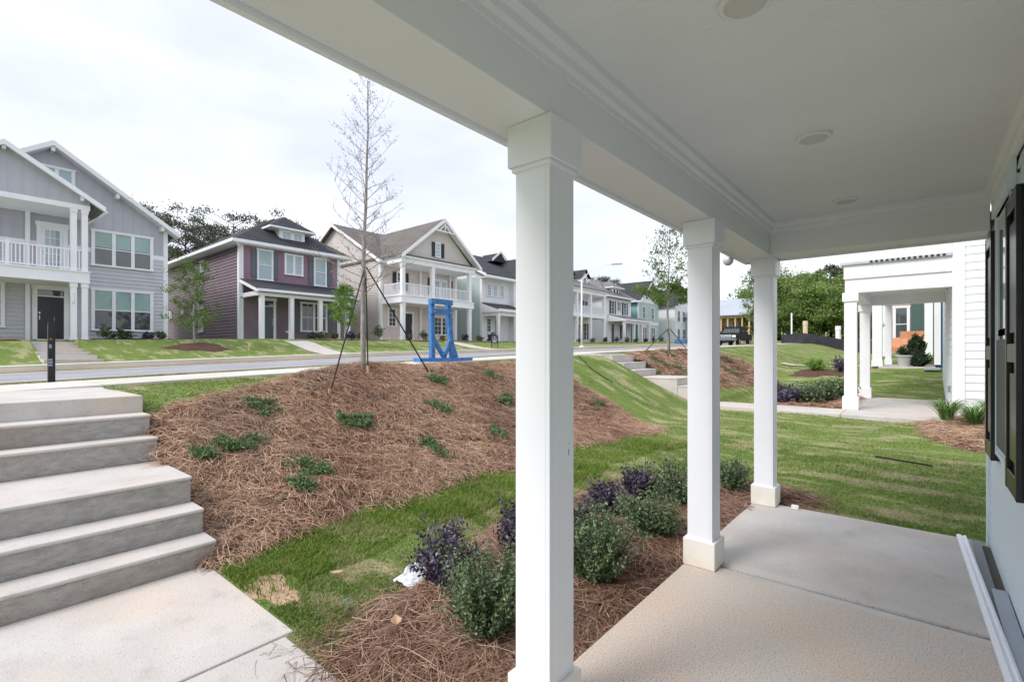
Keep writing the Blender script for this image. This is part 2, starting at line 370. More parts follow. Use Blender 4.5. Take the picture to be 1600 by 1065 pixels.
# concrete stairs: (x_front, z_top)
def stairs(name, label, risers, y0, y1, zb, xback, rm=None):
    t = thing(name, label, 'steps', (risers[0][0], (y0+y1)/2, zb))
    rs = risers+[(xback, risers[-1][1])]
    for k in range(len(risers)):
        xf, zt = rs[k]; xb = rs[k+1][0]
        zlow = (zb if k == 0 else rs[k-1][1])-.25
        m = MB(); m.box(xb-.0015, xf-.012, y0+.012, y1-.012, zlow, zt-.028); m.build('riser', rm or CONCR, t)
        m = MB(); m.box(xb+.001, xf, y0, y1, zt-.03, zt); m.build('tread', CONC, t, bevel=.012)
    return t
R1 = [(-4.27,.02),(-4.54,.213),(-4.83,.43),(-5.80,.66),(-6.06,.865),(-6.36,1.041)]
stairs('concrete_stairs', 'near flight of six rough concrete steps climbing to the street sidewalk at lower left', R1, -.1, 1.46, -.17, -6.45)
R2 = [(-4.35,.41),(-4.65,.61),(-4.95,.81),(-6.15,1.0),(-6.48,1.2),(-6.85,1.41)]
stairs('concrete_stairs', 'pale concrete steps cut in the grassy bank behind the middle white porch column', R2, 12.7, 14.15, .2, -7.2, CONC)
mb = MB(); slab(mb, -4.33, -1.35, 12.6, 13.75, .17); slab(mb, -1.34, .47, 12.6, 13.35, .17)
struct(mb.build('walkway', CONC, bevel=.01))
mb = MB(); slab(mb, -8.29, -7.21, 12.7, 14.15, 1.44); struct(mb.build('walkway', CONC, bevel=.01))
# ------------------------------------------------------------------ needles and grass
def inpoly(px, py, poly):
    ins = np.zeros(len(px), bool); n = len(poly)
    for i in range(n):
        x1, y1 = poly[i]; x2, y2 = poly[(i+1)%n]
        c = ((y1 > py) != (y2 > py)) & (px < (x2-x1)*(py-y1)/(y2-y1+1e-12)+x1); ins ^= c
    return ins
def wob(x, y): return .07*np.sin(5.1*x+3*y)+.05*np.sin(11*y-7*x)+.04*np.sin(23*x+17*y)
BED1 = [(-6.25,1.47),(-6.55,2.0),(-6.75,2.7),(-7.05,3.4),(-7.5,4.3),(-7.4,5.6),(-7.2,7.2),(-6.95,8.9),(-6.0,9.3),(-5.0,9.45),(-3.95,9.15),(-3.8,8.6),(-4.0,7.6),(-4.25,6.7),(-4.15,5.2),(-4.3,4.4),(-4.35,2.9),(-4.25,1.9),(-4.2,1.47)]
BED2 = [(-2.3,1.36),(-2.55,1.6),(-2.75,2.05),(-2.75,2.6),(-2.9,3.3),(-2.85,4.2),(-2.8,5.0),(-2.6,5.7),(-2.1,6.1),(-1.4,6.2),(-.95,5.9),(-.9,5.40),(-1.27,5.38),(-1.27,1.36)]
BED3 = [(-7.2,14.2),(-6.0,14.2),(-5.0,14.25),(-4.9,15.6),(-4.8,17.5),(-4.5,19.2),(-4.6,20.8),(-5.5,21.6),(-6.6,21.4),(-7.3,19.5),(-7.5,17.0)]
BED4 = [(-3.1,13.8),(-1.3,13.8),(-1.3,17.8),(-2.2,17.6),(-2.9,16.6),(-3.2,15.2)]
BED5 = [(-.1,12.55),(.5,12.55),(.5,13.7),(2.0,13.7),(2.0,10.6),(1.0,9.9),(.55,9.9),(.15,10.6),(.05,11.5)]
def bedz(x, y, hgt=.05):
    return T(x, y)+hgt
def bump(x, y): return .026*np.sin(9*x+4*y+np.sin(3*y))*np.sin(7*y-3*x)+.016*np.sin(19*x-11*y+2*np.sin(5*x))+.02*np.sin(2.7*x+1.1*y)*np.sin(3.1*y)
def bed(name, poly, nmat, res, nn, ln, wd, hgt=.06, mound=0, spill=.09, shoulder=.25):
    xs = np.arange(min(p[0] for p in poly)-.3, max(p[0] for p in poly)+.3, res); ys = np.arange(min(p[1] for p in poly)-.3, max(p[1] for p in poly)+.3, res)
    P = np.array(poly+[poly[0]])
    def dist(x, y):
        dm = np.full(x.shape, 9.)
        for (x1,y1),(x2,y2) in zip(P[:-1], P[1:]):
            dx, dy = x2-x1, y2-y1; t = np.clip(((x-x1)*dx+(y-y1)*dy)/(dx*dx+dy*dy), 0, 1)
            dm = np.minimum(dm, np.hypot(x-x1-t*dx, y-y1-t*dy))
        return dm
    def zf(x, y):
        d = dist(x.ravel(), y.ravel()).reshape(x.shape); i = inpoly(x.ravel(), y.ravel(), poly).reshape(x.shape)
        sd = np.where(i, d, -d)+wob(x, y)*.6
        return T(x, y)+np.clip(sd/shoulder, -1, 1)*hgt+np.clip(sd/.7, 0, 1)*mound+bump(x, y)*np.clip(sd/.2, 0, 1)
    V, Q = grid(xs, ys, zf)
    cx = V[Q].mean(1); d = dist(cx[:,0], cx[:,1]); i = inpoly(cx[:,0], cx[:,1], poly); sd = np.where(i, d, -d)+wob(cx[:,0], cx[:,1])*.6
    Q = Q[sd > -.05]
    b = npmesh(name, V, Q, STRAW); struct(b, 'stuff'); b.data.polygons.foreach_set('use_smooth', [True]*len(Q))
    # needles
    k = int(nn*1.9); px = rng.uniform(xs[0], xs[-1], k); py = rng.uniform(ys[0], ys[-1], k)
    d = dist(px, py); i = inpoly(px, py, poly); sd = np.where(i, d, -d)+wob(px, py)*.6
    keep = sd > -spill*rng.random(k)**2*2; px, py = px[keep][:nn], py[keep][:nn]; n = len(px)
    # clumped orientation
    base = np.sin(px*3.1+1.7*py)*1.4+np.sin(py*4.3-px*2)*1.2+np.sin(17*px+13*py)*.8
    th = base+rng.normal(0, .75, n)+np.where(rng.random(n) < .5, 1.2, 0); l = ln*rng.uniform(.5, 1.25, n); cv = rng.normal(0, .8, n)
    pz0 = zf(px, py)+.004+rng.random(n)**2*.035; tilt = rng.normal(0, .10, n); arch = rng.uniform(0, .022, n)
    segs = 3; VV = np.zeros((n, segs+1, 2, 3)); x, y = px.copy(), py.copy(); wv = wd*rng.uniform(.6, 1.3, n)
    roll = rng.uniform(-.7, .7, n)
    x = px-np.cos(th)*l/2; y = py-np.sin(th)*l/2
    for s in range(segs+1):
        a = th+cv*(s/segs-.5)
        u = s/segs; z = zf(x, y)*.6+(pz0-.004)*.4+(pz0-zf(px, py))+tilt*l*(u-.5)+arch*(1-(2*u-1)**2)+.004
        nxv, nyv = -np.sin(a)*np.cos(roll), np.cos(a)*np.cos(roll); wz = np.sin(roll)*wv/2
        ww = wv/2*(1-.6*u)
        VV[:, s, 0] = np.stack([x-nxv*ww, y-nyv*ww, z-wz], -1); VV[:, s, 1] = np.stack([x+nxv*ww, y+nyv*ww, z+wz], -1)
        x = x+np.cos(a)*l/segs; y = y+np.sin(a)*l/segs
    V = VV.reshape(-1, 3); bi = np.arange(n)*(segs+1)*2; QQ = []
    for s in range(segs): QQ.append(np.stack([bi+2*s, bi+2*s+1, bi+2*s+3, bi+2*s+2], -1))
    r = np.repeat(np.clip(rng.random(n)*.7+.3*(.5+.5*np.sin(px*1.7+py*2.3)), 0, 1), (segs+1)*2)
    nd = npmesh('needles', V, np.concatenate(QQ), nmat, b, rnd=r); struct(nd, 'stuff')
    return zf
Z1 = bed('pine_straw', BED1, NEEDLE1, .06, 95000, .21, .0046, .05)
Z2 = bed('pine_straw', BED2, NEEDLE, .04, 52000, .25, .0046, .04, .03, .2, .2)
Z3 = bed('pine_straw', BED3, NEEDLE1, .12, 16000, .25, .010, .05)
Z4 = bed('pine_straw', BED4, NEEDLE1, .1, 9000, .22, .008, .05)
Z5 = bed('pine_straw', BED5, NEEDLE1, .08, 12000, .2, .007, .05)
def grass():
    k = 1700000; px = rng.uniform(-10.9, 2.4, k); py = rng.uniform(-.2, 30, k)
    d = np.hypot(px, py); dens = 1/(1+(d/3.6)**1.9)
    # visible wedge only
    f = -math.sin(R(40))*px+math.cos(R(40))*py; r = math.cos(R(40))*px+math.sin(R(40))*py
    keep = (rng.random(k) < dens*1.6) & (f > .6) & (np.abs(r) < f*1.12+.3)
    # importance: more samples near
    k2 = 420000; qx = rng.uniform(-4.6, .6, k2); qy = rng.uniform(1.2, 9, k2)
    d2 = np.hypot(qx, qy); keep2 = rng.random(k2) < np.clip(1.25/(1+(d2/4.)**2), 0, 1)
    px = np.concatenate([px[keep], qx[keep2]]); py = np.concatenate([py[keep], qy[keep2]])
    def inr(a, b, c, e): return (px > a) & (px < b) & (py > c) & (py < e)
    bad = inr(-6.6,-1.3,-.3,1.34) | inr(-6.5,-4.2,-.3,1.48) | inr(-4.3,-2.87,-.3,1.42) | inr(-8.35,-6.3,-.3,1.46) | inr(-1.3,3,-1,5.37) | inr(.42,3,-1,5.6) | inr(-9.83,-8.27,-1,80) | inr(-4.35,-1.3,12.57,13.78) | inr(-1.34,.6,12.57,18) | inr(-8.3,-4.3,12.66,14.2) | inr(.5,3,13.7,22) | (px > .36) & (py > 23) | inr(-1.3,.5,22.9,28)
    g = ~bad
    for P in (BED1, BED2, BED3, BED4, BED5):
        g &= ~inpoly(px+wob(px,py)*.3, py, P)
    clay = (np.hypot((px+3.52)/.34, (py-1.56)/.15) < 1+.3*np.sin(9*px+5*py)) & (rng.random(len(px)) < .82)
    g &= ~clay
    bare = .5+.5*np.sin(px*1.9+np.sin(py*1.3)*2)*np.sin(py*2.3+np.sin(px*2.1)); g &= rng.random(len(px)) < np.where((px > -2.9) | (py > 9), 1-.35*bare, 1-.1*bare)
    px, py = px[g], py[g]; n = len(px); d = np.hypot(px, py)
    edge = -3.42+.10*np.sin(py*1.7)+.05*np.sin(py*6)+.5*np.clip((py-4)/4, 0, 1); lush = (px < edge) & (px > -4.4) & (py < 8)
    h = rng.uniform(.02, .045, n)*np.where(lush, 1.2, .62)*(1+.4*np.sin(px*2.3)*np.sin(py*3.1)); wd = .0035*(1+d/3.5); th = rng.uniform(0, 2*np.pi, n)
    lean = rng.uniform(.2, 1.3, n)*h; la = rng.uniform(0, 2*np.pi, n); z = Tg(px, py)-.004
    wx, wy = np.cos(th)*wd/2, np.sin(th)*wd/2; lx, ly = np.cos(la)*lean, np.sin(la)*lean
    V = np.stack([np.stack([px-wx,py-wy,z],-1), np.stack([px+wx,py+wy,z],-1), np.stack([px+wx*.7+lx*.35,py+wy*.7+ly*.35,z+h*.6],-1), np.stack([px-wx*.7+lx*.35,py-wy*.7+ly*.35,z+h*.6],-1),
                  np.stack([px+lx+wx*.15,py+ly+wy*.15,z+h],-1), np.stack([px+lx-wx*.15,py+ly-wy*.15,z+h],-1)], 1).reshape(-1, 3)
    b = np.arange(n)*6; Q = np.concatenate([np.stack([b,b+1,b+2,b+3],-1), np.stack([b+3,b+2,b+4,b+5],-1)])
    rr = np.where(lush, rng.random(n)*.62, .15+rng.random(n)*.85)
    for nm, sel, m_ in (('grass', lush, GRASSL), ('grass', ~lush, GRASSB)):
        k_ = int(sel.sum()); Vs = V.reshape(n, 6, 3)[sel].reshape(-1, 3); b = np.arange(k_)*6
        Qs = np.concatenate([np.stack([b,b+1,b+2,b+3],-1), np.stack([b+3,b+2,b+4,b+5],-1)]); struct(npmesh(nm, Vs, Qs, m_, rnd=np.repeat(rr[sel], 6)), 'stuff')
    print('grass', n)
grass()
# bare clay patch and painted spot
def blob(name, cx, cy, rx, ry, m, off, n=28, seed=1, kind='structure'):
    r = random.Random(seed); v = [(cx,cy,float(Tg(cx,cy))+off)]; f = []
    for ring in (1, 2, 3):
        for i in range(n):
            a = 2*math.pi*i/n; k = ring/3*(1+(.22*math.sin(3*a+seed)+.14*math.sin(7*a))*(ring/3)); x, y = cx+rx*k*math.cos(a), cy+ry*k*math.sin(a)
            v.append((x, y, float(Tg(x, y))+off*(1 if ring < 3 else -.5)))
    f += [(0, 1+i, 1+(i+1)%n) for i in range(n)]
    for q in (0, 1):
        f += [(1+q*n+i, 1+(q+1)*n+i, 1+(q+1)*n+(i+1)%n, 1+q*n+(i+1)%n) for i in range(n)]
    o = MB().add(v, f).build(name, m); o['kind'] = kind; return o
blob('bare_soil', -3.52, 1.56, .36, .15, CLAY, .004)
tealp = mat('teal_marking_paint', (.12,.45,.48), (.16,.28,.12), 40, .8, lo=.3, hi=.6)
blob('painted_spot', -2.96, 1.8, .075, .055, tealp, .005)
print('ground done')
# ------------------------------------------------------------------ own house with porch
struct(MB().box(-1.30, .36, 3.590, 5.38, -.2, 0).build('porch_floor', PORCHC, bevel=.012))
struct(MB().box(-1.30, .36, .10, 3.558, -.2, 0).build('porch_floor', PORCHT, bevel=.012))
struct(MB().box(-1.30, .36, -.6, .09, -.2, 0).build('porch_floor', PORCHT, bevel=.012))
struct(MB().box(-1.28, .42, -.58, 5.36, -.2, -.03).build('porch_joint', JOINT))
# smooth trowelled borders beside the joint
mb = MB(); mb.box(-1.28, .355, 3.605, 3.675, -.01, .0012); mb.box(-1.28, .355, 3.475, 3.545, -.01, .0012)
struct(mb.build('porch_floor', CONC))
def lapwall(mb, p, q, z0, z1, lap=.15, out=.016, clip=None):
    """lap siding from p to q (2-D), facing to the right of p->q"""
    p = Vector((p[0],p[1],0)); q = Vector((q[0],q[1],0)); d = q-p; Ln = d.length; d.normalize(); n = Vector((d.y,-d.x,0))
    z = z0
    while z < z1-1e-4:
        zt = min(z+lap, z1)
        s0, s1, t0, t1 = 0, Ln, 0, Ln
        if clip:
            s0, s1 = clip(z); t0, t1 = clip(zt)
            if s1-s0 < .02: break
            if t1 < t0: t0 = t1 = (t0+t1)/2
        a = p+d*s0+n*out; b = p+d*s1+n*out; c = p+d*t1; e = p+d*t0; a0 = p+d*s0; b0 = p+d*s1
        mb.add([(a.x,a.y,z),(b.x,b.y,z),(c.x,c.y,zt),(e.x,e.y,zt),(a0.x,a0.y,z),(b0.x,b0.y,z)], [(0,1,2,3),(4,5,1,0)])
        z = zt
    return mb
class F:
    """frame on a wall: u along, n outward"""
    def __init__(s, mb, o, u, n): s.mb = mb; s.o = Vector(o); s.u = Vector(u); s.n = Vector(n)
    def box(s, u0, u1, n0, n1, z0, z1):
        p = [s.o+s.u*a+s.n*b+Vector((0,0,c)) for a, b, c in ((u0,n0,z0),(u1,n0,z0),(u1,n1,z0),(u0,n1,z0),(u0,n0,z1),(u1,n0,z1),(u1,n1,z1),(u0,n1,z1))]
        s.mb.add([tuple(x) for x in p], [(0,3,2,1),(4,5,6,7),(0,1,5,4),(1,2,6,5),(2,3,7,6),(3,0,4,7)]); return s
def dirs(face):
    return {'X': (Vector((0,1,0)), Vector((1,0,0))), '-Y': (Vector((1,0,0)), Vector((0,-1,0))), '-X': (Vector((0,1,0)), Vector((-1,0,0)))}[face]
def orig(face, c): return (c,0,0) if face in ('X','-X') else (0,c,0)
def window(root, face, c, a0, a1, z0, z1, units=1, rows=1, cols=1, hung=True, case=.10, glass=None, frame=None, blind=None, proud=.045, sill=True, name='window'):
    """casing outline a0..a1, z0..z1 on plane c"""
    u, n = dirs(face); fm = MB(); f = F(fm, orig(face, c), u, n); glass = glass or GLASS
    f.box(a0, a0+case, -.02, proud, z0, z1); f.box(a1-case, a1, -.02, proud, z0, z1)
    f.box(a0-.03, a1+.03, -.02, proud+.015, z1, z1+.09)
    f.box(a0-.03 if sill else a0+case+.002, a1+.03 if sill else a1-case-.002, -.02, proud+.03, z0-.05, z0+.002) if sill else f.box(a0+case, a1-case, -.02, proud-.003, z0, z0+case)
    i0, i1 = a0+case, a1-case; wu = (i1-i0)/units; mul = .07 if units > 1 else 0
    zb, zt = (z0+.002 if sill else z0+case), z1
    pm = MB(); g = F(pm, orig(face, c), u, n)
    for k in range(units):
        b0 = i0+k*wu+(mul/2 if k else 0); b1 = i0+(k+1)*wu-(mul/2 if k < units-1 else 0)
        if k < units-1: f.box(b1, b1+mul, -.02, proud-.006, zb, zt)
        s = .038
        f.box(b0, b0+s, -.02, proud-.014, zb, zt); f.box(b1-s, b1, -.02, proud-.014, zb, zt)
        f.box(b0+s, b1-s, -.02, proud-.016, zb, zb+s); f.box(b0+s, b1-s, -.02, proud-.016, zt-s, zt)
        if hung: f.box(b0+s, b1-s, -.02, proud-.010, (zb+zt)/2-.022, (zb+zt)/2+.022)
        for q in range(1, cols): uu = b0+(b1-b0)*q/cols; f.box(uu-.011, uu+.011, -.02, proud-.024, zb+s, zt-s)
        for q in range(1, rows):
            zz = zb+(zt-zb)*q/rows
            if not (hung and abs(zz-(zb+zt)/2) < .05): f.box(b0+s, b1-s, -.02, proud-.026, zz-.011, zz+.011)
        g.box(b0+s-.004, b1-s+.004, -.015, .012, zb+s-.004, zt-s+.004)
    w_ = fm.build(name, frame or WHITE, root); pm.build('pane', glass, w_)
    if blind:
        bm_ = MB(); h = F(bm_, orig(face, c), u, n); zz = blind[0]
        for k in range(units):
            b0 = i0+k*wu+(mul/2 if k else 0)+.04; b1 = i0+(k+1)*wu-(mul/2 if k < units-1 else 0)-.04
            z = blind[1]-.055
            while z > zz: h.box(b0, b1, .010, .0145, z, z+.04); z -= .055
        bm_.build('blind', BLIND, w_)
    return w_
def shutter(root, face, c, a0, a1, z0, z1, m=SHUT, louv=False):
    u, n = dirs(face); mb = MB(); f = F(mb, orig(face, c), u, n); s = min(.055, (a1-a0)*.22)
    f.box(a0, a1, .012, .03, z0, z1); f.box(a0, a0+s, .03, .05, z0, z1); f.box(a1-s, a1, .03, .05, z0, z1)
    for z in (z0, (z0+z1)/2-.05, z1-.1): f.box(a0+s, a1-s, .03, .048, z, z+.1)
    if (a1-a0) > .25: f.box(a0+s+.03, a1-s-.03, .03, .04, z0+.13, (z0+z1)/2-.08); f.box(a0+s+.03, a1-s-.03, .03, .04, (z0+z1)/2+.08, z1-.13)
    return mb.build('shutter', m, root)
def door(root, face, c, a0, a1, z0, z1, m=DOORB, case=.13, transom=.0, glass=False, handle='l'):
    u, n = dirs(face); fm = MB(); f = F(fm, orig(face, c), u, n)
    f.box(a0-case, a0, -.02, .05, z0, z1); f.box(a1, a1+case, -.02, .05, z0, z1); f.box(a0-case-.04, a1+case+.04, -.02, .065, z1, z1+case+.03)
    zt = z1-transom
    if transom: f.box(a0, a1, -.02, .045, zt, zt+.05)
    f.box(a0-.02, a1+.02, -.02, .09, z0-.05, z0+.01)
    fr = fm.build('door_frame', WHITE, root)
    if transom:
        tm = MB(); F(tm, orig(face, c), u, n).box(a0+.001, a1-.001, -.02, .015, zt+.05, z1); tm.build('transom', GLASS, fr)
    dm = MB(); g = F(dm, orig(face, c), u, n); g.box(a0+.003, a1-.003, -.02, .02, z0+.012, zt-.002)
    wd = a1-a0
    if glass:
        d_ = dm.build('door', m, root); pm = MB(); p = F(pm, orig(face, c), u, n); p.box(a0+.12, a1-.12, .02, .024, z0+.25, zt-.15); pn = pm.build('pane', GLASSL, d_)
        mm = MB(); q = F(mm, orig(face, c), u, n)
        for i in (1, 2): x = a0+.12+(wd-.24)*i/3; q.box(x-.012, x+.012, .024, .034, z0+.25, zt-.15)
        for i in range(1, 5): z = z0+.25+(zt-.4-z0)*i/5; q.box(a0+.12, a1-.12, .024, .032, z-.012, z+.012)
        mm.build('muntin', WHITE, d_)
    else:
        for zz0, zz1 in ((z0+.18, z0+.85), (z0+1.0, zt-.15)):
            for b0, b1 in ((a0+.1, a0+wd/2-.04), (a0+wd/2+.04, a1-.1)): g.box(b0, b1, .02, .03, zz0, zz1)
        d_ = dm.build('door', m, root)
    hm = MB(); h = F(hm, orig(face, c), u, n); x = a0+.06 if handle == 'l' else a1-.09
    h.box(x, x+.03, .02, .05, z0+.92, z0+1.12); h.box(x-.012, x+.042, .02, .035, z0+1.2, z0+1.28); hm.build('handle', METAL, d_)
    return d_
def column(root, x, y, z0, z1, w=.172, base=.19, cap=.17, m=None, name='column', ex=.024):
    m = m or WHITE
    c = MB().box(x-w/2, x+w/2, y-w/2, y+w/2, z0, z1).build(name, m, root, bevel=.004 if w < .2 and z0 < 1 else 0)
    if base: MB().box(x-w/2-ex, x+w/2+ex, y-w/2-ex, y+w/2+ex, z0+.001, z0+base).build('column_base', WHITEB if z0 == 0 else m, c, bevel=.006)
    if cap:
        b = MB().box(x-w/2-ex, x+w/2+ex, y-w/2-ex, y+w/2+ex, z1-cap, z1-.001); b.box(x-w/2-ex*.5, x+w/2+ex*.5, y-w/2-ex*.5, y+w/2+ex*.5, z1-cap-.018, z1-cap)
        b.build('column_capital', m, c, bevel=.004)
    return c
H0 = thing('porch_house', 'pale aqua house with the near white-columned porch and black shutters at right edge', 'house', (.42, 0, 0))
mb = MB(); mb.box(.44, 9, -.75, 5.43, -.3, 2.9); mb.build('wall_core', AQUA, H0)
mb = MB(); lapwall(mb, (.425,5.34), (.425,-.75), .55, 2.62, .165, .014); mb.build('siding', AQUA, H0)
# note: lapwall faces right of p->q ; p=(.425,5.45) q=(.425,-.75) -> direction -Y, right side = -X
MB().box(.412, .44, -.75, 5.34, -.05, .56).build('skirt_board', AQUA, H0, bevel=.003)
mb = MB(); mb.box(.395, .44, 5.34, 5.455, -.2, 2.60); mb.build('corner_board', AQUA, H0, bevel=.003)
mb = MB(); lapwall(mb, (.44,5.435), (9,5.435), -.1, 6.2, .165, .014); mb.build('siding', AQUA, H0)
mb = MB(); mb.box(.43, 9, -.75, 5.43, 2.9, 6.2); mb.build('upper_storey', AQUA, H0)
# window with shutters
wn = window(H0, '-X', .408, 3.965, 4.715, .80, 2.42, 1, 1, 1, True, .035, GLASSL, AQUA, proud=.022, sill=False)
MB().box(.388, .395, 4.03, 4.65, .87, 1.58).build('insect_screen', mat('grey_screen', (.10,.10,.105), None, 5, .5), wn)
def big_shutter(a0, a1, z0, z1):
    mb = MB(); f = F(mb, (.41,0,0), (0,1,0), (-1,0,0))
    f.box(a0, a1, 0, .02, z0, z1); f.box(a0, a0+.055, .02, .045, z0, z1); f.box(a1-.055, a1, .02, .045, z0, z1)
    zm = (z0+z1)/2-.1
    for a, b in ((z0, z0+.11), (zm, zm+.1), (z1-.09, z1)): f.box(a0+.055, a1-.055, .02, .043, a, b)
    for a, b in ((z0+.17, zm-.06), (zm+.16, z1-.15)): f.box(a0+.1, a1-.1, .02, .036, a, b)
    return mb.build('shutter', BLACKP, H0, bevel=.004)
big_shutter(3.53, 3.96, .74, 2.35); big_shutter(4.72, 5.12, .75, 2.34)
MB().box(.385, .41, 3.93, 4.72, 2.42, 2.60).build('head_casing', AQUA, H0, bevel=.003)
# ceiling, beams, mouldings
ceil = MB().box(-1.15, .43, -.5, 5.16, 2.72, 2.78).build('porch_ceiling', CEIL, H0)
MB().box(-1.45, .43, -.7, 5.47, 2.79, 3.1).build('porch_roof', WHITE, H0)
MB().box(-1.375, -1.105, -.5, 5.40, 2.42, 2.79).build('porch_beam', BEAMW, H0, bevel=.004)
MB().box(-1.105, .395, 5.13, 5.40, 2.42, 2.79).build('porch_beam', BEAMW, H0, bevel=.004)
MB().box(-1.105, .40, -.5, -.24, 2.42, 2.79).build('porch_beam', BEAMW, H0, bevel=.004)
MB().box(-1.40, -1.375, -.6, 5.425, 2.40, 2.86).build('fascia_board', WHITEC, H0, bevel=.003)
MB().box(-1.375, .395, 5.40, 5.425, 2.40, 2.86).build('fascia_board', WHITEC, H0, bevel=.003)
def crown(x, s):
    prof = [(0,2.60),(.012*s,2.60),(.014*s,2.625),(.03*s,2.64),(.034*s,2.668),(.056*s,2.69),(.06*s,2.7195),(0,2.7195)]
    return MB().prism([(x+a,-.5,z) for a, z in prof], (0,5.63,0)).build('crown_moulding', BEAMW, H0)
crown(-1.105, 1); crown(.412, -1)
prof = [(0,2.60),(.012,2.60),(.014,2.625),(.03,2.64),(.034,2.668),(.056,2.69),(.06,2.7195),(0,2.7195)]
MB().prism([(-1.105,5.13-a,z) for a, z in prof], (1.5,0,0)).build('crown_moulding', BEAMW, H0)
SEAM = mat('caulk_seam', (.60,.60,.60), None, 5, .7); SCUFF = mat('scuff_mark', (.12,.11,.10), None, 5, .8)
for y in (-.38, 1.63, 3.548, 5.345):
    c_ = column(H0, -1.191, y-.0, 0, 2.42, m=WHITEC)
    q = MB(); q.box(-1.1245, -1.1233, y-.0866, y-.085, .19, 2.23); q.build('board_seam', SEAM, c_)
    q = MB(); q.box(-1.1056, -1.1046, y-.071, y-.0698, .19, 2.23); q.build('board_seam', SEAM, c_)
    if 1 < y < 2: q = MB(); q.box(-1.1052, -1.1044, y+.045, y+.049, 1.08, 1.105); q.box(-1.1052, -1.1044, y+.046, y+.049, 1.125, 1.132); q.build('scuff', SCUFF, c_)
LITG = mat('light_lens', (.62,.62,.60), None, 3, .5)
for y in (.4, 1.82, 3.22, 4.72):
    tr = MB().lathe((-.47,y,2.705), [(.083,.0),(.09,.004),(.09,.0155)], 28).build('recessed_light', BEAMW, H0, smooth=False)
    MB().lathe((-.47,y,2.700), [(.058,.0),(.068,.003),(.070,.0049)], 24).build('lens', LITG, tr)
# loose trim boards on the slab by the wall
tb = thing('trim_board', 'long white trim board lying along the house wall on the porch floor', 'board', (.26, 4.2, 0))
mb = MB(); mb.prism([(.215,5.36,.002),(.275,5.36,.002),(.275,5.36,.026),(.262,5.36,.030),(.258,5.36,.022),(.244,5.36,.022),(.240,5.36,.030),(.215,5.36,.026)], (.085,-2.6,0))
mb.build('plank', WHITEC, tb, bevel=.002)
mb = MB(); mb.box(.305, .355, 3.4, 5.36, -.06, .004); g2 = mb.build('dark_gap_strip', SHUT, None); tag(g2, 'dark strip standing for the gap between the white trim board and the house wall', 'dark_gap')  # black gap beside the wall, its darkness put in as a slate-coloured strip
mb = MB(); mb.prism([(.335,4.3,.006),(.405,4.3,.006),(.405,4.3,.016),(.335,4.3,.016)], (0,-2.0,0)); g3 = mb.build('grey_board', mat('grey_board_paint', (.36,.40,.46), None, 3, .6)); tag(g3, 'thin grey-blue board lying flat beside the white trim board at the wall', 'board')
mb = MB(); mb.box(-.96, -.90, 5.30, 5.35, .001, .035); g4 = mb.build('shim_block', WHITE, bevel=.004); tag(g4, 'tiny white block on the far edge of the porch floor near the third column', 'block')
# globe lamp hung outside the beam
gl = thing('globe_light', 'small round grey globe hanging under the porch beam between the second and third columns', 'lamp', (-1.42, 4.91, 2.42))
MB().tube([(-1.42,4.91,2.40),(-1.40,4.91,2.475)], .006, 8).build('stem', METAL, gl)
MB().lathe((-1.42,4.91,2.325), [(.001,0),(.022,.006),(.040,.022),(.050,.05),(.040,.078),(.022,.094),(.012,.10)], 24).build('globe', LAMPG, gl, smooth=True)
# ------------------------------------------------------------------ generic house pieces
def roofslab(mb, a, b, c, d, th=.14):
    mb.prism([a,b,c,d], (0,0,-th)); return mb
def railing(root, x, y0, y1, z0, z1, axis='Y', sp=.125, solid=False, name='railing'):
    mb = MB()
    def bx(a0, a1, w, q0, q1):
        if axis == 'Y': mb.box(x-w/2, x+w/2, a0, a1, q0, q1)
        else: mb.box(a0, a1, x-w/2, x+w/2, q0, q1)
    bx(y0, y1, .08, z1-.06, z1); bx(y0, y1, .05, z0+.06, z0+.12)
    n = max(1, int((y1-y0)/sp)); 
    for k in range(n): a = y0+(y1-y0)*(k+.5)/n; bx(a-.02, a+.02, .035, z0+.12, z1-.06)
    return mb.build(name, WHITE, root)
def trimX(mb, x, y0, y1, z0, z1, p=.03): mb.box(x-.02, x+p, y0, y1, z0, z1)
def gclip(yc, half_at, y0, L_):   # clip fn for lapwall running along -? (s measured from p)
    pass
# ---- house 1: grey with double porch
B1 = 2.1; h = thing('grey_house', 'grey two-storey house with a gabled white double porch at far left', 'house', (-31.5, 3.7, B1))
gz = lambda y: 11.25-.68*abs(y-3.7)
mb = MB(); mb.prism([(-31.53,-.9,B1-.6),(-31.53,8.3,B1-.6),(-31.53,8.3,gz(8.3)-.05),(-31.53,3.7,gz(3.7)-.05),(-31.53,-.9,gz(-.9)-.05)], (-13,0,0)); mb.build('wall_core', GREY_S, h)
mb = MB(); lapwall(mb, (-31.5,-.9), (-31.5,8.3), B1-.3, 6.45, .19, .032); mb.build('siding', GREY_S, h)
mb = MB(); mb.prism([(-31.53,-.9,6.67),(-31.53,8.3,6.67),(-31.53,8.3,gz(8.3)-.06),(-31.53,3.7,gz(3.7)-.06),(-31.53,-.9,gz(-.9)-.06)], (.03,0,0))
y = -.8
while y < 8.25: mb.box(-31.5, -31.482, y-.03, y+.03, 6.67, gz(y)-.07); y += .4
mb.build('board_and_batten', GREY_B, h)
mb = MB(); lapwall(mb, (-44.5,8.3), (-31.5,8.3), B1-.3, 8.1, .19, .032)
mb.build('siding', GREY_S, h)
mb = MB(); trimX(mb, -31.5, -.9, 8.13, 6.45, 6.67, .025); mb.box(-31.52, -31.465, 8.13, 8.33, B1-.35, gz(8.3)-.1); mb.box(-31.70, -31.521, 8.29, 8.335, B1-.35, gz(8.3)-.1)
mb.build('trim', WHITE, h)
mb = MB()
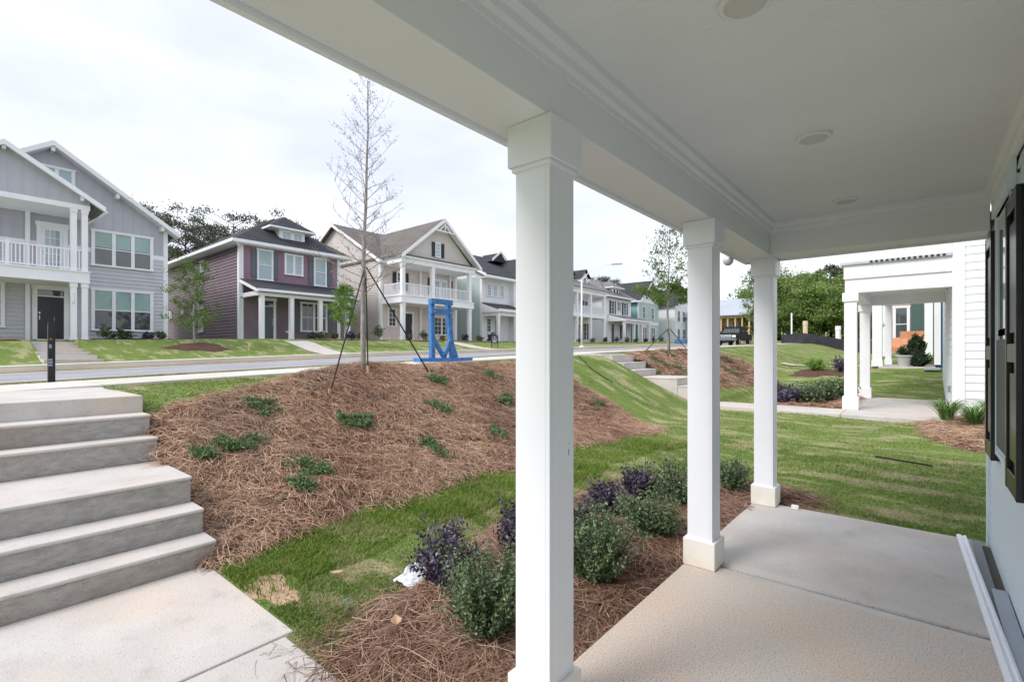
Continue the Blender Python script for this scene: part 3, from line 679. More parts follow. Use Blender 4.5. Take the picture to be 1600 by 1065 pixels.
for s in (1, -1):
    ye = 3.7+s*5.0; a = (-31.0,3.7,gz(3.7)+.12); b = (-31.0,ye,gz(ye)+.12); roofslab(mb, a, b, (-45,ye,gz(ye)+.12), (-45,3.7,gz(3.7)+.12), .12)
mb.build('roof', SH_GREY, h)
def rake(mb, x, yc, zc, ye, ze, dep=.22, th=.05, off=0):
    mb.prism([(x,yc,zc+off),(x,ye,ze+off),(x,ye,ze+off-dep),(x,yc,zc+off-dep)], (th,0,0))
mb = MB()
for s in (1, -1):
    ye = 3.7+s*5.0; rake(mb, -30.998, 3.7, gz(3.7)+.118, ye, gz(ye)+.118, .24); mb.prism([(-31.5,3.7,gz(3.7)-.13),(-31.5,ye,gz(ye)-.13),(-31.5,ye,gz(ye)-.15),(-31.5,3.7,gz(3.7)-.15)], (.5,0,0))
for yb in (3.7, 6.1, 8.0): mb.box(-31.5, -31.05, yb-.07, yb+.07, gz(yb)-.36, gz(yb)-.14)
mb.build('rake_board', WHITE, h)
mb = MB(); mb.box(-45, -31.0, 8.7, 8.82, gz(8.7)-.1, gz(8.7)+.06); mb.build('gutter', WHITE, h)
window(h, 'X', -31.47, 5.12, 7.66, 2.62, 4.60, 3, hung=True, case=.10, glass=GLASS, blind=(3.6, 4.55), proud=.07)
window(h, 'X', -31.47, 5.12, 7.66, 5.84, 7.52, 3, hung=True, case=.10, glass=GLASS, blind=(6.75, 7.48), proud=.07)
window(h, 'X', -31.46, 3.2, 4.52, 9.52, 10.2, 2, hung=False, case=.1, glass=GLASSL, proud=.06)
door(h, 'X', -31.48, 3.2, 4.12, 2.1, 4.42, DOORB, .17, transom=.32)
door(h, 'X', -31.48, 3.34, 4.09, 5.15, 7.4, WHITE, .17, glass=True)
window(h, 'X', -31.47, .9, 2.15, 2.65, 4.6, 1, hung=True, proud=.07)
window(h, 'X', -31.47, .6, 1.9, 6.0, 7.5, 2, hung=True, proud=.07)
# porch
pz = lambda y: 10.12-.64*abs(y-1.95)
mb = MB()
for s in (1, -1):
    ye = 1.95+s*3.25; roofslab(mb, (-28.75,1.95,pz(1.95)+.1), (-28.75,ye,pz(ye)+.1), (-33.5,ye,pz(ye)+.1), (-33.5,1.95,pz(1.95)+.1), .12)
mb.build('porch_roof', SH_GREY, h)
mb = MB(); mb.prism([(-29.16,-.8,8.16),(-29.16,4.7,8.16),(-29.16,4.7,pz(4.7)-.03),(-29.16,1.95,pz(1.95)-.03),(-29.16,-.8,pz(-.8)-.03)], (.03,0,0))
y = -.7
while y < 4.6: mb.box(-29.13, -29.112, y-.03, y+.03, 8.16, pz(y)-.05); y += .4
mb.build('porch_gable', GREY_B, h)
mb = MB()
for s in (1, -1):
    ye = 1.95+s*3.25; rake(mb, -28.748, 1.95, pz(1.95)+.098, ye, pz(ye)+.098, .22); mb.prism([(-29.13,1.95,pz(1.95)-.025),(-29.13,ye,pz(ye)-.025),(-29.13,ye,pz(ye)-.045),(-29.13,1.95,pz(1.95)-.045)], (.38,0,0))
for yb in (1.95, 4.4, -.5): mb.box(-29.11, -28.8, yb-.06, yb+.06, pz(yb)-.26, pz(yb)-.05)
mb.box(-31.47, -29.08, -.8, 4.7, 7.93, 8.15)        # header
mb.build('porch_trim', WHITE, h)
mb = MB(); mb.box(-31.47, -29.06, -.8, 4.68, 4.68, 5.1); mb.box(-31.47, -29.0, -.82, 4.72, 5.1, 5.16); mb.box(-31.47, -29.04, -.81, 4.7, 4.62, 4.68); mb.build('balcony_deck', WHITE, h)
mb = MB(); mb.box(-31.47, -29.0, -.85, 4.72, B1-.5, 1.96); mb.build('porch_slab', CONC, h)
for y in (4.14, 4.52, -.55, .9): column(h, -29.22, y, 1.96, 4.62, .22, .2, .2, name='column')
for y in (4.14, 4.52, -.55): column(h, -29.22, y, 5.16, 7.93, .22, 0, .15, name='column')
for y in (2.12, 2.87): column(h, -31.38, y if y > 2.5 else 2.87, 1.96 if y > 2.5 else 5.16, 4.62 if y > 2.5 else 7.93, .16, 0, 0, name='pilaster')
railing(h, -29.15, -.4, 2.0, 5.16, 6.12); railing(h, -29.15, 2.12, 4.02, 5.16, 6.12); railing(h, -29.15, 4.26, 4.40, 5.16, 6.12)
mb = MB(); mb.box(-29.2, -29.1, 2.0, 2.12, 5.16, 6.2); mb.build('newel_post', WHITE, h)
mb = MB(); mb.tube([(-29.0,5.3,8.0),(-29.3,5.1,7.8),(-31.3,4.86,7.7),(-31.4,4.86,7.4),(-31.4,4.86,2.2)], .045, 8); mb.build('downspout', WHITE, h)
# vertical house number on the lower column
mb = MB()
def seg7(mb, x, yc, zc, w_, h_, segs, t=.018):
    S = {'a':(-w_/2,w_/2,h_/2-t,h_/2),'g':(-w_/2,w_/2,-t/2,t/2),'d':(-w_/2,w_/2,-h_/2,-h_/2+t),'b':(w_/2-t,w_/2,.003,h_/2-t-.002),'c':(w_/2-t,w_/2,-h_/2+t+.002,-.01),'f':(-w_/2,-w_/2+t,.012,h_/2-t-.002),'e':(-w_/2,-w_/2+t,-h_/2+t+.002,-.012)}
    for s in segs: a, b, c, d = S[s]; mb.box(x, x+.01, yc+a, yc+b, zc+c, zc+d)
for k, s in enumerate(('abc','bc','abged')): seg7(mb, -29.108, 4.14, 4.05-k*.17, .08, .13, s)
mb.build('house_number', METAL, h)
mb = MB(); mb.box(-31.45, -31.33, 4.42, 4.52, 4.1, 4.42); mb.build('porch_lamp', BLACKP, h)
# front steps of house 1
t1 = thing('front_steps', 'light concrete steps with many risers leading up to the grey house porch', 'steps', (-27, 3.3, 1.2))
mb = MB(); zz = 1.93; x = -28.98
for k in range(6): mb.box(x, x+1.0, 2.55-.01*k, 4.05+.01*k, .7, zz-.135*k); x += 1.0
mb.build('flight', CONC, t1)
# ---- house 2: plum
B2 = 2.27; h = thing('plum_house', 'plum purple two-storey house with a hipped black roof and front dormer', 'house', (-31.5, 15.3, B2))
MB().box(-45.3, -31.53, 12.03, 18.57, B2-.7, 8.05).build('wall_core', PLUM_S, h)
mb = MB(); lapwall(mb, (-45.3,12.0), (-31.5,12.0), B2-.5, 8.0, .19, .036); mb.build('siding', PLUM_S, h)
mb = MB(); lapwall(mb, (-31.5,12.0), (-31.5,18.6), B2-.3, 5.2, .19, .032); mb.build('siding', PLUM_S, h)
mb = MB(); mb.box(-31.55, -31.5, 12.2, 18.4, 5.1, 8.0)
y = 12.4
while y < 18.4: mb.box(-31.5, -31.482, y-.025, y+.025, 5.1, 8.0); y += .3
mb.build('board_and_batten', PLUM_B, h)
MB().box(-31.52, -31.46, 11.955, 12.2, B2-.1, 8.05).build('corner_board', WHITE, h)
MB().box(-31.75, -31.521, 11.955, 11.998, B2-.1, 8.05).build('corner_board', WHITE, h)
MB().box(-31.52, -31.46, 18.4, 18.63, B2-.1, 8.05).build('corner_board', WHITE, h)
ex, ey0, ey1, ez = -30.95, 11.45, 19.15, 8.22; ap = 10.75
mb = MB(); v = [(ex,ey0,ez),(ex,ey1,ez),(-45.9,ey1,ez),(-45.9,ey0,ez),(-34.35,15.3,ap),(-42.4,15.3,ap)]
v += [(a,b,c-.06) for a,b,c in v[:4]]
mb.add(v, [(0,1,4),(1,2,5,4),(2,3,5),(3,0,4,5),(6,7,8,9),(0,6,7,1),(1,7,8,2),(2,8,9,3),(3,9,6,0)]); mb.build('roof', SH_DARK, h)
mb = MB(); mb.box(ex-.03, ex+.1, ey0-.1, ey1+.1, 8.02, 8.21); mb.box(-45.9, ex-.03, ey0-.1, ey0+.03, 8.02, 8.21); mb.box(-45.9, ex-.03, ey1-.03, ey1+.1, 8.02, 8.21)
mb.box(-45.3, ex-.03, ey0+.03, 12.0, 7.98, 8.1); mb.box(-31.5, ex-.03, 12.0, ey1-.03, 7.98, 8.1); mb.build('soffit_and_gutter', WHITE, h)
mb = MB(); mb.tube([(-30.9,11.5,8.1),(-31.1,11.8,7.85),(-31.40,11.93,7.75),(-31.41,11.93,2.3)], .045, 8); mb.build('downspout', WHITE, h)
mb = MB(); mb.box(-34, -31.9, 14.55, 16.25, 8.5, 9.5); dm = mb.build('dormer', WHITE, h)
for a in (14.68, 15.43): window(dm, 'X', -31.9, a, a+.7, 8.88, 9.38, 1, 1, 2, False, .06, GLASSL, proud=.04)
mb = MB(); q = [(-31.45,13.8,9.55),(-31.45,16.8,9.55),(-34.3,16.8,9.55),(-34.3,13.8,9.55),(-32.75,15.3,10.55),(-34.4,15.3,10.7)]
mb.add(q, [(0,1,4),(1,2,5,4),(3,0,4,5),(0,3,2,1)]); mb.build('dormer_roof', SH_DARK, dm)
mb = MB(); mb.box(-33.2, -31.42, 13.77, 16.83, 9.44, 9.548); mb.build('dormer_eave', WHITE, dm)
window(h, 'X', -31.48, 12.98, 13.96, 6.02, 7.84, 1, 1, 1, True, .07, GLASSL, blind=(7.3, 7.8), proud=.07)
shutter(h, 'X', -31.48, 12.66, 12.95, 6.12, 7.8); shutter(h, 'X', -31.48, 13.99, 14.27, 6.12, 7.8)
window(h, 'X', -31.48, 14.68, 15.92, 6.55, 7.8, 2, 2, 1, False, .09, GLASSL, proud=.07)
window(h, 'X', -31.48, 16.66, 17.58, 6.02, 7.84, 1, 1, 1, True, .07, GLASSL, proud=.07)
shutter(h, 'X', -31.48, 16.28, 16.6, 6.1, 7.8); shutter(h, 'X', -31.48, 17.64, 17.95, 6.1, 7.8)
door(h, 'X', -31.48, 13.36, 13.98, 2.3, 4.72, DOORG, .16, transom=.36, handle='r')
window(h, 'X', -31.47, 15.72, 17.62, 2.9, 4.75, 2, 1, 2, True, .09, GLASS, proud=.07)
shutter(h, 'X', -31.47, 15.28, 15.62, 2.9, 4.8); shutter(h, 'X', -31.47, 17.68, 18.02, 2.9, 4.8)
for a, z0, z1, w_ in ((-38.0,6.98,7.65,.6),(-38.4,2.9,4.7,.9),(-39.7,4.2,4.75,.4),(-41.9,4.25,4.75,.4),(-44.7,4.1,4.6,.5)):
    window(h, '-Y', 11.98, a, a+w_, z0, z1, 1, 1, 2 if w_ == .6 else 1, w_ > .8, .07, GLASSL, proud=.06)
mb = MB(); roofslab(mb, (-31.47,12.0,5.95), (-31.47,18.5,5.95), (-29.0,18.5,5.16), (-29.0,12.0,5.16), .09); mb.build('porch_roof', SH_DARK, h)
mb = MB(); mb.box(-29.0, -28.9, 12.0, 18.5, 5.0, 5.15); mb.box(-29.45, -29.2, 12.1, 18.3, 4.78, 5.05); mb.box(-31.47, -29.2, 12.1, 18.3, 4.98, 5.05)
mb.prism([(-31.47,11.95,5.9),(-29.0,11.95,5.12),(-29.0,11.95,4.95),(-31.47,11.95,5.72)], (0,.1,0)); mb.box(-31.47, -29.45, 12.1, 12.3, 4.8, 4.98); mb.box(-31.47,-31.3, 11.98, 12.1, 4.85, 5.75)
mb.build('porch_trim', WHITE, h)
for y in (12.36, 14.1, 15.95, 17.9): column(h, -29.32, y, 2.27, 4.78, .24, .0, .0)
MB().box(-31.5, -29.1, 12.1, 18.2, B2-.5, 2.26).build('porch_slab', CONC, h)
MB().box(-31.46, -31.40, 14.75, 15.05, 2.75, 2.88).build('vent_cover', WHITE, h)
# ---- house 3: beige with balcony
B3 = 2.4; h = thing('beige_house', 'beige house with a white two-level gabled balcony porch left of the blue frame', 'house', (-31.5, 25.8, B3))
rz = lambda x: 12.15-.56*abs(x+37.8)
MB().box(-44, -31.53, 22.03, 29.9, B3-.8, 8.7).build('wall_core', BEIGE, h)
mb = MB(); lapwall(mb, (-44,22.0), (-31.5,22.0), B3-.5, 8.75, .19, .032)
lapwall(mb, (-44,22.0), (-31.5,22.0), 8.75, 12.0, .17, clip=lambda z: (max(0, 6.2-(12.1-z)/.56), min(12.5, 6.2+(12.1-z)/.56)))
mb.build('siding', BEIGE, h)
mb = MB(); lapwall(mb, (-31.5,22.0), (-31.5,29.9), B3-.3, 8.7, .19, .032); mb.build('siding', PINKB, h)
MB().box(-31.52, -31.46, 21.96, 22.16, B3-.2, 8.7).build('corner_board', WHITE, h)
MB().box(-31.7, -31.521, 21.96, 21.998, B3-.2, 8.7).build('corner_board', WHITE, h)
MB().box(-31.52, -31.46, 29.72, 29.94, B3-.2, 8.7).build('corner_board', WHITE, h)
mb = MB(); 
roofslab(mb, (-37.8,21.6,rz(-37.8)+.1), (-37.8,30.3,rz(-37.8)+.1), (-31.0,30.3,rz(-31)+.1), (-31.0,21.6,rz(-31)+.1), .12)
roofslab(mb, (-37.8,21.6,rz(-37.8)+.1), (-37.8,30.3,rz(-37.8)+.1), (-44.6,30.3,rz(-44.6)+.1), (-44.6,21.6,rz(-44.6)+.1), .12)
mb.build('roof', SH_BROWN, h)
mb = MB()
for xe in (-31.0, -44.6): mb.prism([(-37.8,21.52,rz(-37.8)+.08),(xe,21.52,rz(xe)+.08),(xe,21.52,rz(xe)-.16),(-37.8,21.52,rz(-37.8)-.16)], (0,.07,0))
mb.prism([(-37.8,21.6,rz(-37.8)-.03),(-31.0,21.6,rz(-31)-.03),(-31,21.6,rz(-31)-.05),(-37.8,21.6,rz(-37.8)-.05)], (0,.4,0))
mb.box(-31.05, -30.95, 21.55, 22.4, rz(-31)-.13, rz(-31)+.09); mb.build('rake_board', WHITE, h)
qz = lambda y: 11.95-.81*abs(y-26.05)
MB().prism([(-29.42,22.4,8.66),(-29.42,29.7,8.66),(-29.42,26.05,qz(26.05)-.1)], (.05,0,0)).build('porch_gable', BEIGE, h)
mb = MB()
for s in (1, -1):
    ye = 26.05+s*4.15; roofslab(mb, (-28.7,26.05,qz(26.05)+.05), (-28.7,ye,qz(ye)+.05), (-37.5,ye,qz(ye)+.05), (-37.5,26.05,qz(26.05)+.05), .1)
roofslab(mb, (-29.37,22.5,8.82), (-29.37,29.6,8.82), (-28.85,29.6,8.66), (-28.85,22.5,8.66), .06)
mb.build('porch_roof', SH_BROWN, h)
mb = MB()
for s in (1, -1):
    ye = 26.05+s*4.15; rake(mb, -28.698, 26.05, qz(26.05)+.045, ye, qz(ye)+.045, .28); mb.prism([(-29.37,26.05,qz(26.05)-.06),(-29.37,ye,qz(ye)-.06),(-29.37,ye,qz(ye)-.08),(-29.37,26.05,qz(26.05)-.08)], (.67,0,0))
# gable ornament
mb.beam((-28.72,25.1,10.95), (-28.72,27.0,10.95), .06, .09); mb.beam((-28.72,26.05,10.95), (-28.72,26.05,11.75), .06, .07)
mb.beam((-28.72,25.45,11.0), (-28.72,26.05,11.55), .05, .06); mb.beam((-28.72,26.65,11.0), (-28.72,26.05,11.55), .05, .06)
for k in range(8):
    a0, a1 = math.pi*k/8, math.pi*(k+1)/8; mb.beam((-28.72,26.05+.45*math.cos(a0),10.98+.35*math.sin(a0)), (-28.72,26.05+.45*math.cos(a1),10.98+.35*math.sin(a1)), .04, .05)
mb.box(-31.46, -29.05, 22.1, 29.75, 8.1, 8.45); mb.box(-31.46, -28.9, 22.0, 29.85, 8.45, 8.58); mb.box(-31.46, -29.0, 22.05, 29.8, 8.581, 8.64)
mb.box(-31.46, -29.05, 22.1, 29.6, 5.22, 5.62); mb.box(-31.46, -29.0, 22.05, 29.65, 5.621, 5.68); mb.box(-31.46,-29.02,22.08,29.62,5.15,5.22)
mb.build('porch_trim', WHITE, h)
MB().box(-31.5, -29.0, 22.1, 29.6, B3-.6, 2.42).build('porch_slab', CONC, h)
for y in (22.35, 25.2, 29.25):
    column(h, -29.25, y, 2.42, 5.15, .28, .22, .2); column(h, -29.25, y, 5.68, 8.1, .28, .2, .18)
for y in (25.75, 29.0): column(h, -31.36, y, 2.42, 5.15, .16, 0, 0, name='pilaster'); column(h, -31.36, y, 5.68, 8.1, .16, 0, 0, name='pilaster')
railing(h, -29.2, 22.49, 25.06, 5.68, 6.62, sp=.14); railing(h, -29.2, 25.34, 29.11, 5.68, 6.62, sp=.14); railing(h, 22.25, -31.4, -29.4, 5.68, 6.62, 'X', .14)
door(h, 'X', -31.48, 24.24, 24.98, 2.42, 4.58, DOORB, .14, handle='r')
window(h, 'X', -31.48, 22.62, 23.45, 3.5, 4.85, 1, 4, 2, True, .09, proud=.07)
window(h, 'X', -31.48, 27.2, 29.05, 2.98, 4.45, 2, 4, 2, True, .1, proud=.07); shutter(h, 'X', -31.48, 26.86, 27.15, 2.98, 4.45, BLACKP); shutter(h, 'X', -31.48, 29.1, 29.38, 2.98, 4.45, BLACKP)
window(h, 'X', -31.48, 23.45, 24.2, 6.35, 7.75, 1, 4, 2, True, .07, proud=.07); shutter(h, 'X', -31.48, 23.08, 23.4, 6.4, 7.8, BLACKP); shutter(h, 'X', -31.48, 24.26, 24.6, 6.4, 7.8, BLACKP)
door(h, 'X', -31.48, 27.3, 28.0, 5.7, 7.65, WHITE, .08, glass=True); door(h, 'X', -31.48, 28.1, 28.75, 5.7, 7.65, WHITE, .03, glass=True)
shutter(h, 'X', -31.48, 26.6, 26.92, 6.3, 7.7, BLACKP); shutter(h, 'X', -31.48, 29.1, 29.4, 6.3, 7.7, BLACKP)
window(h, 'X', -29.37, 25.58, 26.12, 9.02, 10.1, 1, 4, 2, True, .05, GLASSL, proud=.05); shutter(h, 'X', -29.37, 25.22, 25.53, 9.0, 10.15, BLACKP); shutter(h, 'X', -29.37, 26.2, 26.51, 9.0, 10.15, BLACKP)
# ---- house 4: pale teal with white front
B4 = 2.3; h = thing('pale_teal_house', 'pale teal house with white front and charcoal roof between beige house and first porch column', 'house', (-31.5, 37, B4))
MB().box(-44, -31.53, 33.2, 42, B4-.6, 8.6).build('wall_core', TEAL, h)
mb = MB(); lapwall(mb, (-44,33.17), (-31.5,33.17), B4-.4, 8.6, .19, .032); mb.build('siding', TEAL, h)
mb = MB(); lapwall(mb, (-31.5,33.17), (-31.5,42), B4-.3, 8.6, .19, .032)
mb.build('siding', WSID, h)
for bx_ in ((-31.52, -31.45, 33.12, 33.34, B4-.2, 8.6), (-31.72, -31.521, 33.12, 33.165, B4-.2, 8.6), (-31.52, -30.9, 37.12, 37.3, B4-.2, 8.6)): MB().box(*bx_).build('corner_board', WHITE, h)
MB().box(-31.5,-31.45,33.34,37.1,6.25,6.42).build('belly_band', WHITE, h)
mb = MB(); lapwall(mb, (-30.95,37.3), (-30.95,42), B4-.3, 8.6, .19, .032); mb.build('bay_siding', WSID, h); MB().box(-31.5, -30.98, 37.15, 42, B4-.6, 8.6).build('bay_core', WSID, h)
mb = MB(); mb.prism([(-30.4,32.6,8.7),(-37.5,32.6,12.1),(-37.5,42.4,12.1),(-30.4,42.4,8.7)], (0,0,-.12)); mb.prism([(-44.6,32.6,8.7),(-37.5,32.6,12.1),(-37.5,42.4,12.1),(-44.6,42.4,8.7)], (0,0,-.12))
for s in (1,-1):
    yc = 40.1; ye = yc+s*3.2; mb.prism([(-30.3,yc,11.4),(-30.3,ye,8.75),(-35.5,ye,8.75),(-35.5,yc,11.4)], (0,0,-.1))
mb.build('roof', SH_DARK, h)
mb = MB()
for s in (1,-1): rake(mb, -30.3, 40.1, 11.38, 40.1+s*3.2, 8.73, .26)
mb.box(-30.5, -30.35, 32.6, 37.0, 8.42, 8.6); mb.box(-31.5, -30.35, 32.6, 37.2, 8.36, 8.42); mb.prism([(-30.97,37.2,8.55),(-30.97,42,8.55),(-30.97,40.1,11.1)], (.04,0,0))
mb.prism([(-37.5,32.53,12.08),(-30.4,32.53,8.68),(-30.4,32.53,8.45),(-37.5,32.53,11.85)], (0,.07,0)); mb.prism([(-44.5,33.2,8.55),(-30.6,33.2,8.55),(-37.5,33.2,11.9)], (0,.05,0))
mb.build('rake_board', WHITE, h)
d_ = MB().prism([(-34.4,38.0,11.1),(-34.4,40.2,11.1),(-34.4,39.1,12.1)], (-2.5,0,0)).build('roof_dormer', SH_DARK, h); mb = MB(); rake(mb, -34.38, 39.1, 12.3, 37.8, 11.3, .25, .06); rake(mb, -34.38, 39.1, 12.3, 40.4, 11.3, .25, .06); mb.build('dormer_rake', WHITE, d_)
for a, b in ((33.75,34.45),(34.62,35.3),(35.6,36.28)): window(h, 'X', -31.47, a, b, 6.85, 7.95, 1, 4, 2, True, .08, GLASSL, proud=.06)
window(h, 'X', -31.47, 33.72, 34.42, 3.42, 4.7, 1, 4, 2, True, .08, proud=.06); door(h, 'X', -31.48, 34.98, 35.72, 2.35, 4.65, DOORB, .14)
window(h, 'X', -30.92, 38.15, 39.3, 6.5, 8.0, 1, 2, 1, True, .08, GLASSL, proud=.06); shutter(h, 'X', -30.92, 37.7, 38.08, 6.5, 8.0)
window(h, 'X', -30.92, 38.0, 39.2, 3.2, 5.0, 1, 4, 2, True, .08, proud=.06); shutter(h, 'X', -30.92, 37.55, 37.93, 3.2, 5.0)
mb = MB(); roofslab(mb, (-31.46,33.1,6.15), (-31.46,37.1,6.15), (-29.3,37.1,5.45), (-29.3,33.1,5.45), .09); mb.build('porch_roof', SH_DARK, h)
mb = MB(); mb.box(-29.35, -29.25, 33.05, 37.1, 5.2, 5.45); mb.box(-29.75, -29.5, 33.2, 37.0, 4.85, 5.2); mb.box(-31.46, -29.75, 33.2, 33.45, 4.85, 5.2); mb.prism([(-31.46,33.06,6.05),(-29.3,33.06,5.35),(-29.3,33.06,5.15),(-31.46,33.06,5.2)], (0,.08,0)); mb.build('porch_trim', WHITE, h)
column(h, -29.62, 33.35, 2.35, 4.85, .26, .2, .15); column(h, -29.62, 36.8, 2.35, 4.85, .26, .2, .15); MB().box(-31.5, -29.4, 33.2, 37, B4-.5, 2.35).build('porch_slab', CONC, h)
# ---- house 5: white double porch with dormers
B5 = 2.5; h = thing('white_dormer_house', 'white house with a two-level porch, black shutters and roof dormers right of the first column', 'house', (-31.5, 48, B5))
MB().box(-43, -31.53, 43.6, 52.2, B5-.6, 8.7).build('wall_core', WSID, h)
mb = MB(); lapwall(mb, (-31.5,43.6), (-31.5,52.2), B5-.3, 8.6, .19, .032); mb.build('siding', WSID, h)
mb = MB(); lapwall(mb, (-43,43.57), (-31.5,43.57), B5-.3, 8.6, .19, .032); mb.build('siding', WSID, h)
mb = MB(); mb.prism([(-28.7,43.2,8.72),(-36,43.2,12.0),(-36,52.6,12.0),(-28.7,52.6,8.72)], (0,0,-.12)); mb.prism([(-43.4,43.2,8.72),(-36,43.2,12.0),(-36,52.6,12.0),(-43.4,52.6,8.72)], (0,0,-.12)); mb.build('roof', SH_GREY, h)
for yc in (47.6, 51.0):
    d_ = MB().box(-34.5, -31.3, yc-.65, yc+.65, 9.3, 10.6).build('dormer', WHITE, h)
    mb = MB()
    for s in (1,-1): mb.prism([(-31.0,yc,11.5),(-31.0,yc+s*.95,10.55),(-35.5,yc+s*.95,10.55),(-35.5,yc,11.5)], (0,0,-.08))
    mb.build('dormer_roof', SH_DARK, d_); MB().prism([(-31.35,yc-.65,10.58),(-31.35,yc+.65,10.58),(-31.35,yc,11.35)], (.05,0,0)).build('dormer_gable', WHITE, d_)
    window(d_, 'X', -31.3, yc-.38, yc+.38, 9.6, 10.5, 1, 2, 2, True, .07, proud=.05)
mb = MB(); mb.box(-31.46, -29.0, 43.6, 52.2, 8.1, 8.5); mb.box(-31.46, -28.75, 43.5, 52.3, 8.5, 8.6); mb.box(-31.46, -29.0, 43.6, 52.2, 5.45, 5.85); mb.box(-31.5,-31.45,52.0,52.22,B5-.2,8.1); mb.build('porch_trim', WHITE, h)
MB().box(-31.5, -29.0, 43.6, 52.2, B5-.5, 2.55).build('porch_slab', CONC, h)
for y in (43.8, 45.9, 48.8, 51.9): column(h, -29.2, y, 2.55, 5.45, .3, .2, .2); column(h, -29.2, y, 5.85, 8.1, .3, 0, .15)
for a, b in ((44,45.7),(46.1,48.6),(49,51.7)): railing(h, -29.15, a, b, 5.85, 6.75, sp=.11)
for y in (47.0, 51.3, 44.6): window(h, 'X', -31.47, y-.2, y+.75, 6.05, 7.75, 1, 4, 2, True, .08, proud=.06); shutter(h, 'X', -31.47, y-.6, y-.25, 6.05, 7.75, BLACKP); shutter(h, 'X', -31.47, y+.8, y+1.15, 6.05, 7.75, BLACKP)
for y in (47.0, 51.0): window(h, 'X', -31.47, y-.2, y+.75, 3.0, 5.0, 1, 4, 2, True, .08, proud=.06); shutter(h, 'X', -31.47, y-.6, y-.25, 3.0, 5.0, BLACKP); shutter(h, 'X', -31.47, y+.8, y+1.15, 3.0, 5.0, BLACKP)
door(h, 'X', -31.48, 49.2, 50.1, 2.55, 4.8, DOORB)
# ---- house 6: white hip roof
B6 = 2.75; h = thing('white_hipped_house', 'white house with grey hipped roof, small dormer and shed porch beyond the street lamp', 'house', (-31.5, 60, B6))
MB().box(-43, -31.53, 56.3, 63.5, B6-.6, 8.75).build('wall_core', WSID, h)
mb = MB(); lapwall(mb, (-31.5,56.3), (-31.5,63.5), B6-.3, 8.7, .19, .032); mb.build('siding', WSID, h)
mb = MB(); v = [(-30.9,55.7,8.9),(-30.9,64.1,8.9),(-43.5,64.1,8.9),(-43.5,55.7,8.9),(-34.6,59.9,11.6),(-40,59.9,11.6)]; mb.add(v, [(0,1,4),(1,2,5,4),(2,3,5),(3,0,4,5),(3,2,1,0)]); mb.build('roof', SH_GREY, h)
mb = MB(); mb.box(-30.95, -30.82, 55.65, 64.15, 8.7, 8.89); mb.box(-43.5, -30.95, 55.65, 55.78, 8.7, 8.89); mb.box(-31.5,-31.44,56.25,56.5,B6-.2,8.7); mb.box(-31.5,-31.44,63.3,63.55,B6-.2,8.7); mb.build('trim', WHITE, h)
d_ = MB().box(-34, -31.9, 59.0, 60.9, 9.2, 10.2).build('dormer', WHITE, h)
mb = MB(); mb.add([(-31.4,58.4,10.25),(-31.4,61.5,10.25),(-34.6,61.5,10.25),(-34.6,58.4,10.25),(-32.6,59.95,11.1),(-34.6,59.95,11.3)], [(0,1,4),(1,2,5,4),(3,0,4,5),(3,2,1,0)]); mb.build('dormer_roof', SH_GREY, d_)
MB().box(-33, -31.37, 58.35, 61.55, 10.12, 10.245).build('dormer_eave', WHITE, d_)
for a in (59.2, 60.05): window(d_, 'X', -31.9, a, a+.7, 9.45, 10.05, 1, 1, 1, False, .08, proud=.05)
window(h, 'X', -31.47, 57.8, 58.75, 6.6, 8.3, 1, 4, 2, True, .08, proud=.06); window(h, 'X', -31.47, 59.5, 60.6, 7.1, 8.3, 2, 2, 1, False, .08, proud=.06); window(h, 'X', -31.47, 61.3, 62.2, 6.6, 8.3, 1, 4, 2, True, .08, proud=.06)
for a in (57.45, 58.8, 60.95, 62.25): shutter(h, 'X', -31.47, a, a+.32, 6.6, 8.3, BLACKP)
door(h, 'X', -31.48, 57.9, 58.7, 2.75, 5.2, DOORG, .12, transom=.3)
window(h, 'X', -31.47, 60.9, 62.3, 3.3, 5.2, 2, 4, 2, True, .08, proud=.06); shutter(h, 'X', -31.47, 60.4, 60.8, 3.3, 5.2, BLACKP)
mb = MB(); roofslab(mb, (-31.46,57.0,6.45), (-31.46,64.8,6.45), (-28.9,64.8,5.75), (-28.9,57.0,5.75), .09); mb.build('porch_roof', SH_GREY, h)
mb = MB(); mb.box(-28.95, -28.85, 57.0, 64.8, 5.55, 5.75); mb.box(-29.4, -29.1, 57.1, 64.7, 5.25, 5.6); mb.prism([(-31.46,56.95,6.4),(-28.9,56.95,5.7),(-28.9,56.95,5.5),(-31.46,56.95,5.5)], (0,.08,0)); mb.build('porch_trim', WHITE, h)
for y in (57.3, 60.0, 62.3, 64.5): column(h, -29.25, y, 2.78, 5.25, .3, .2, .15)
MB().box(-31.5, -29.0, 57.1, 64.8, B6-.5, 2.78).build('porch_slab', CONC, h)
# ---- house 7: teal gable
B7 = 2.85; h = thing('teal_house', 'teal house with steep dark gabled roof partly behind the leafy young tree', 'house', (-31.5, 69.5, B7))
MB().box(-44, -31.53, 65.9, 73.1, B7-.6, 8.95).build('wall_core', TEAL2, h)
mb = MB(); lapwall(mb, (-44,65.87), (-31.5,65.87), B7-.3, 8.9, .19, .032); mb.build('siding', TEAL2, h)
mb = MB(); lapwall(mb, (-31.5,65.87), (-31.5,73.1), B7-.3, 8.9, .19, .032); mb.build('siding', TEAL, h)
mb = MB()
for s in (1,-1): mb.prism([(-30.8,69.5,12.2),(-30.8,69.5+s*4.2,8.9),(-44.5,69.5+s*4.2,8.9),(-44.5,69.5,12.2)], (0,0,-.12))
mb.prism([(-30.3,71.8,11.0),(-30.3,74.2,8.9),(-36,74.2,8.9),(-36,71.8,11.0)], (0,0,-.1))
mb.build('roof', SH_DARK, h)
mb = MB()
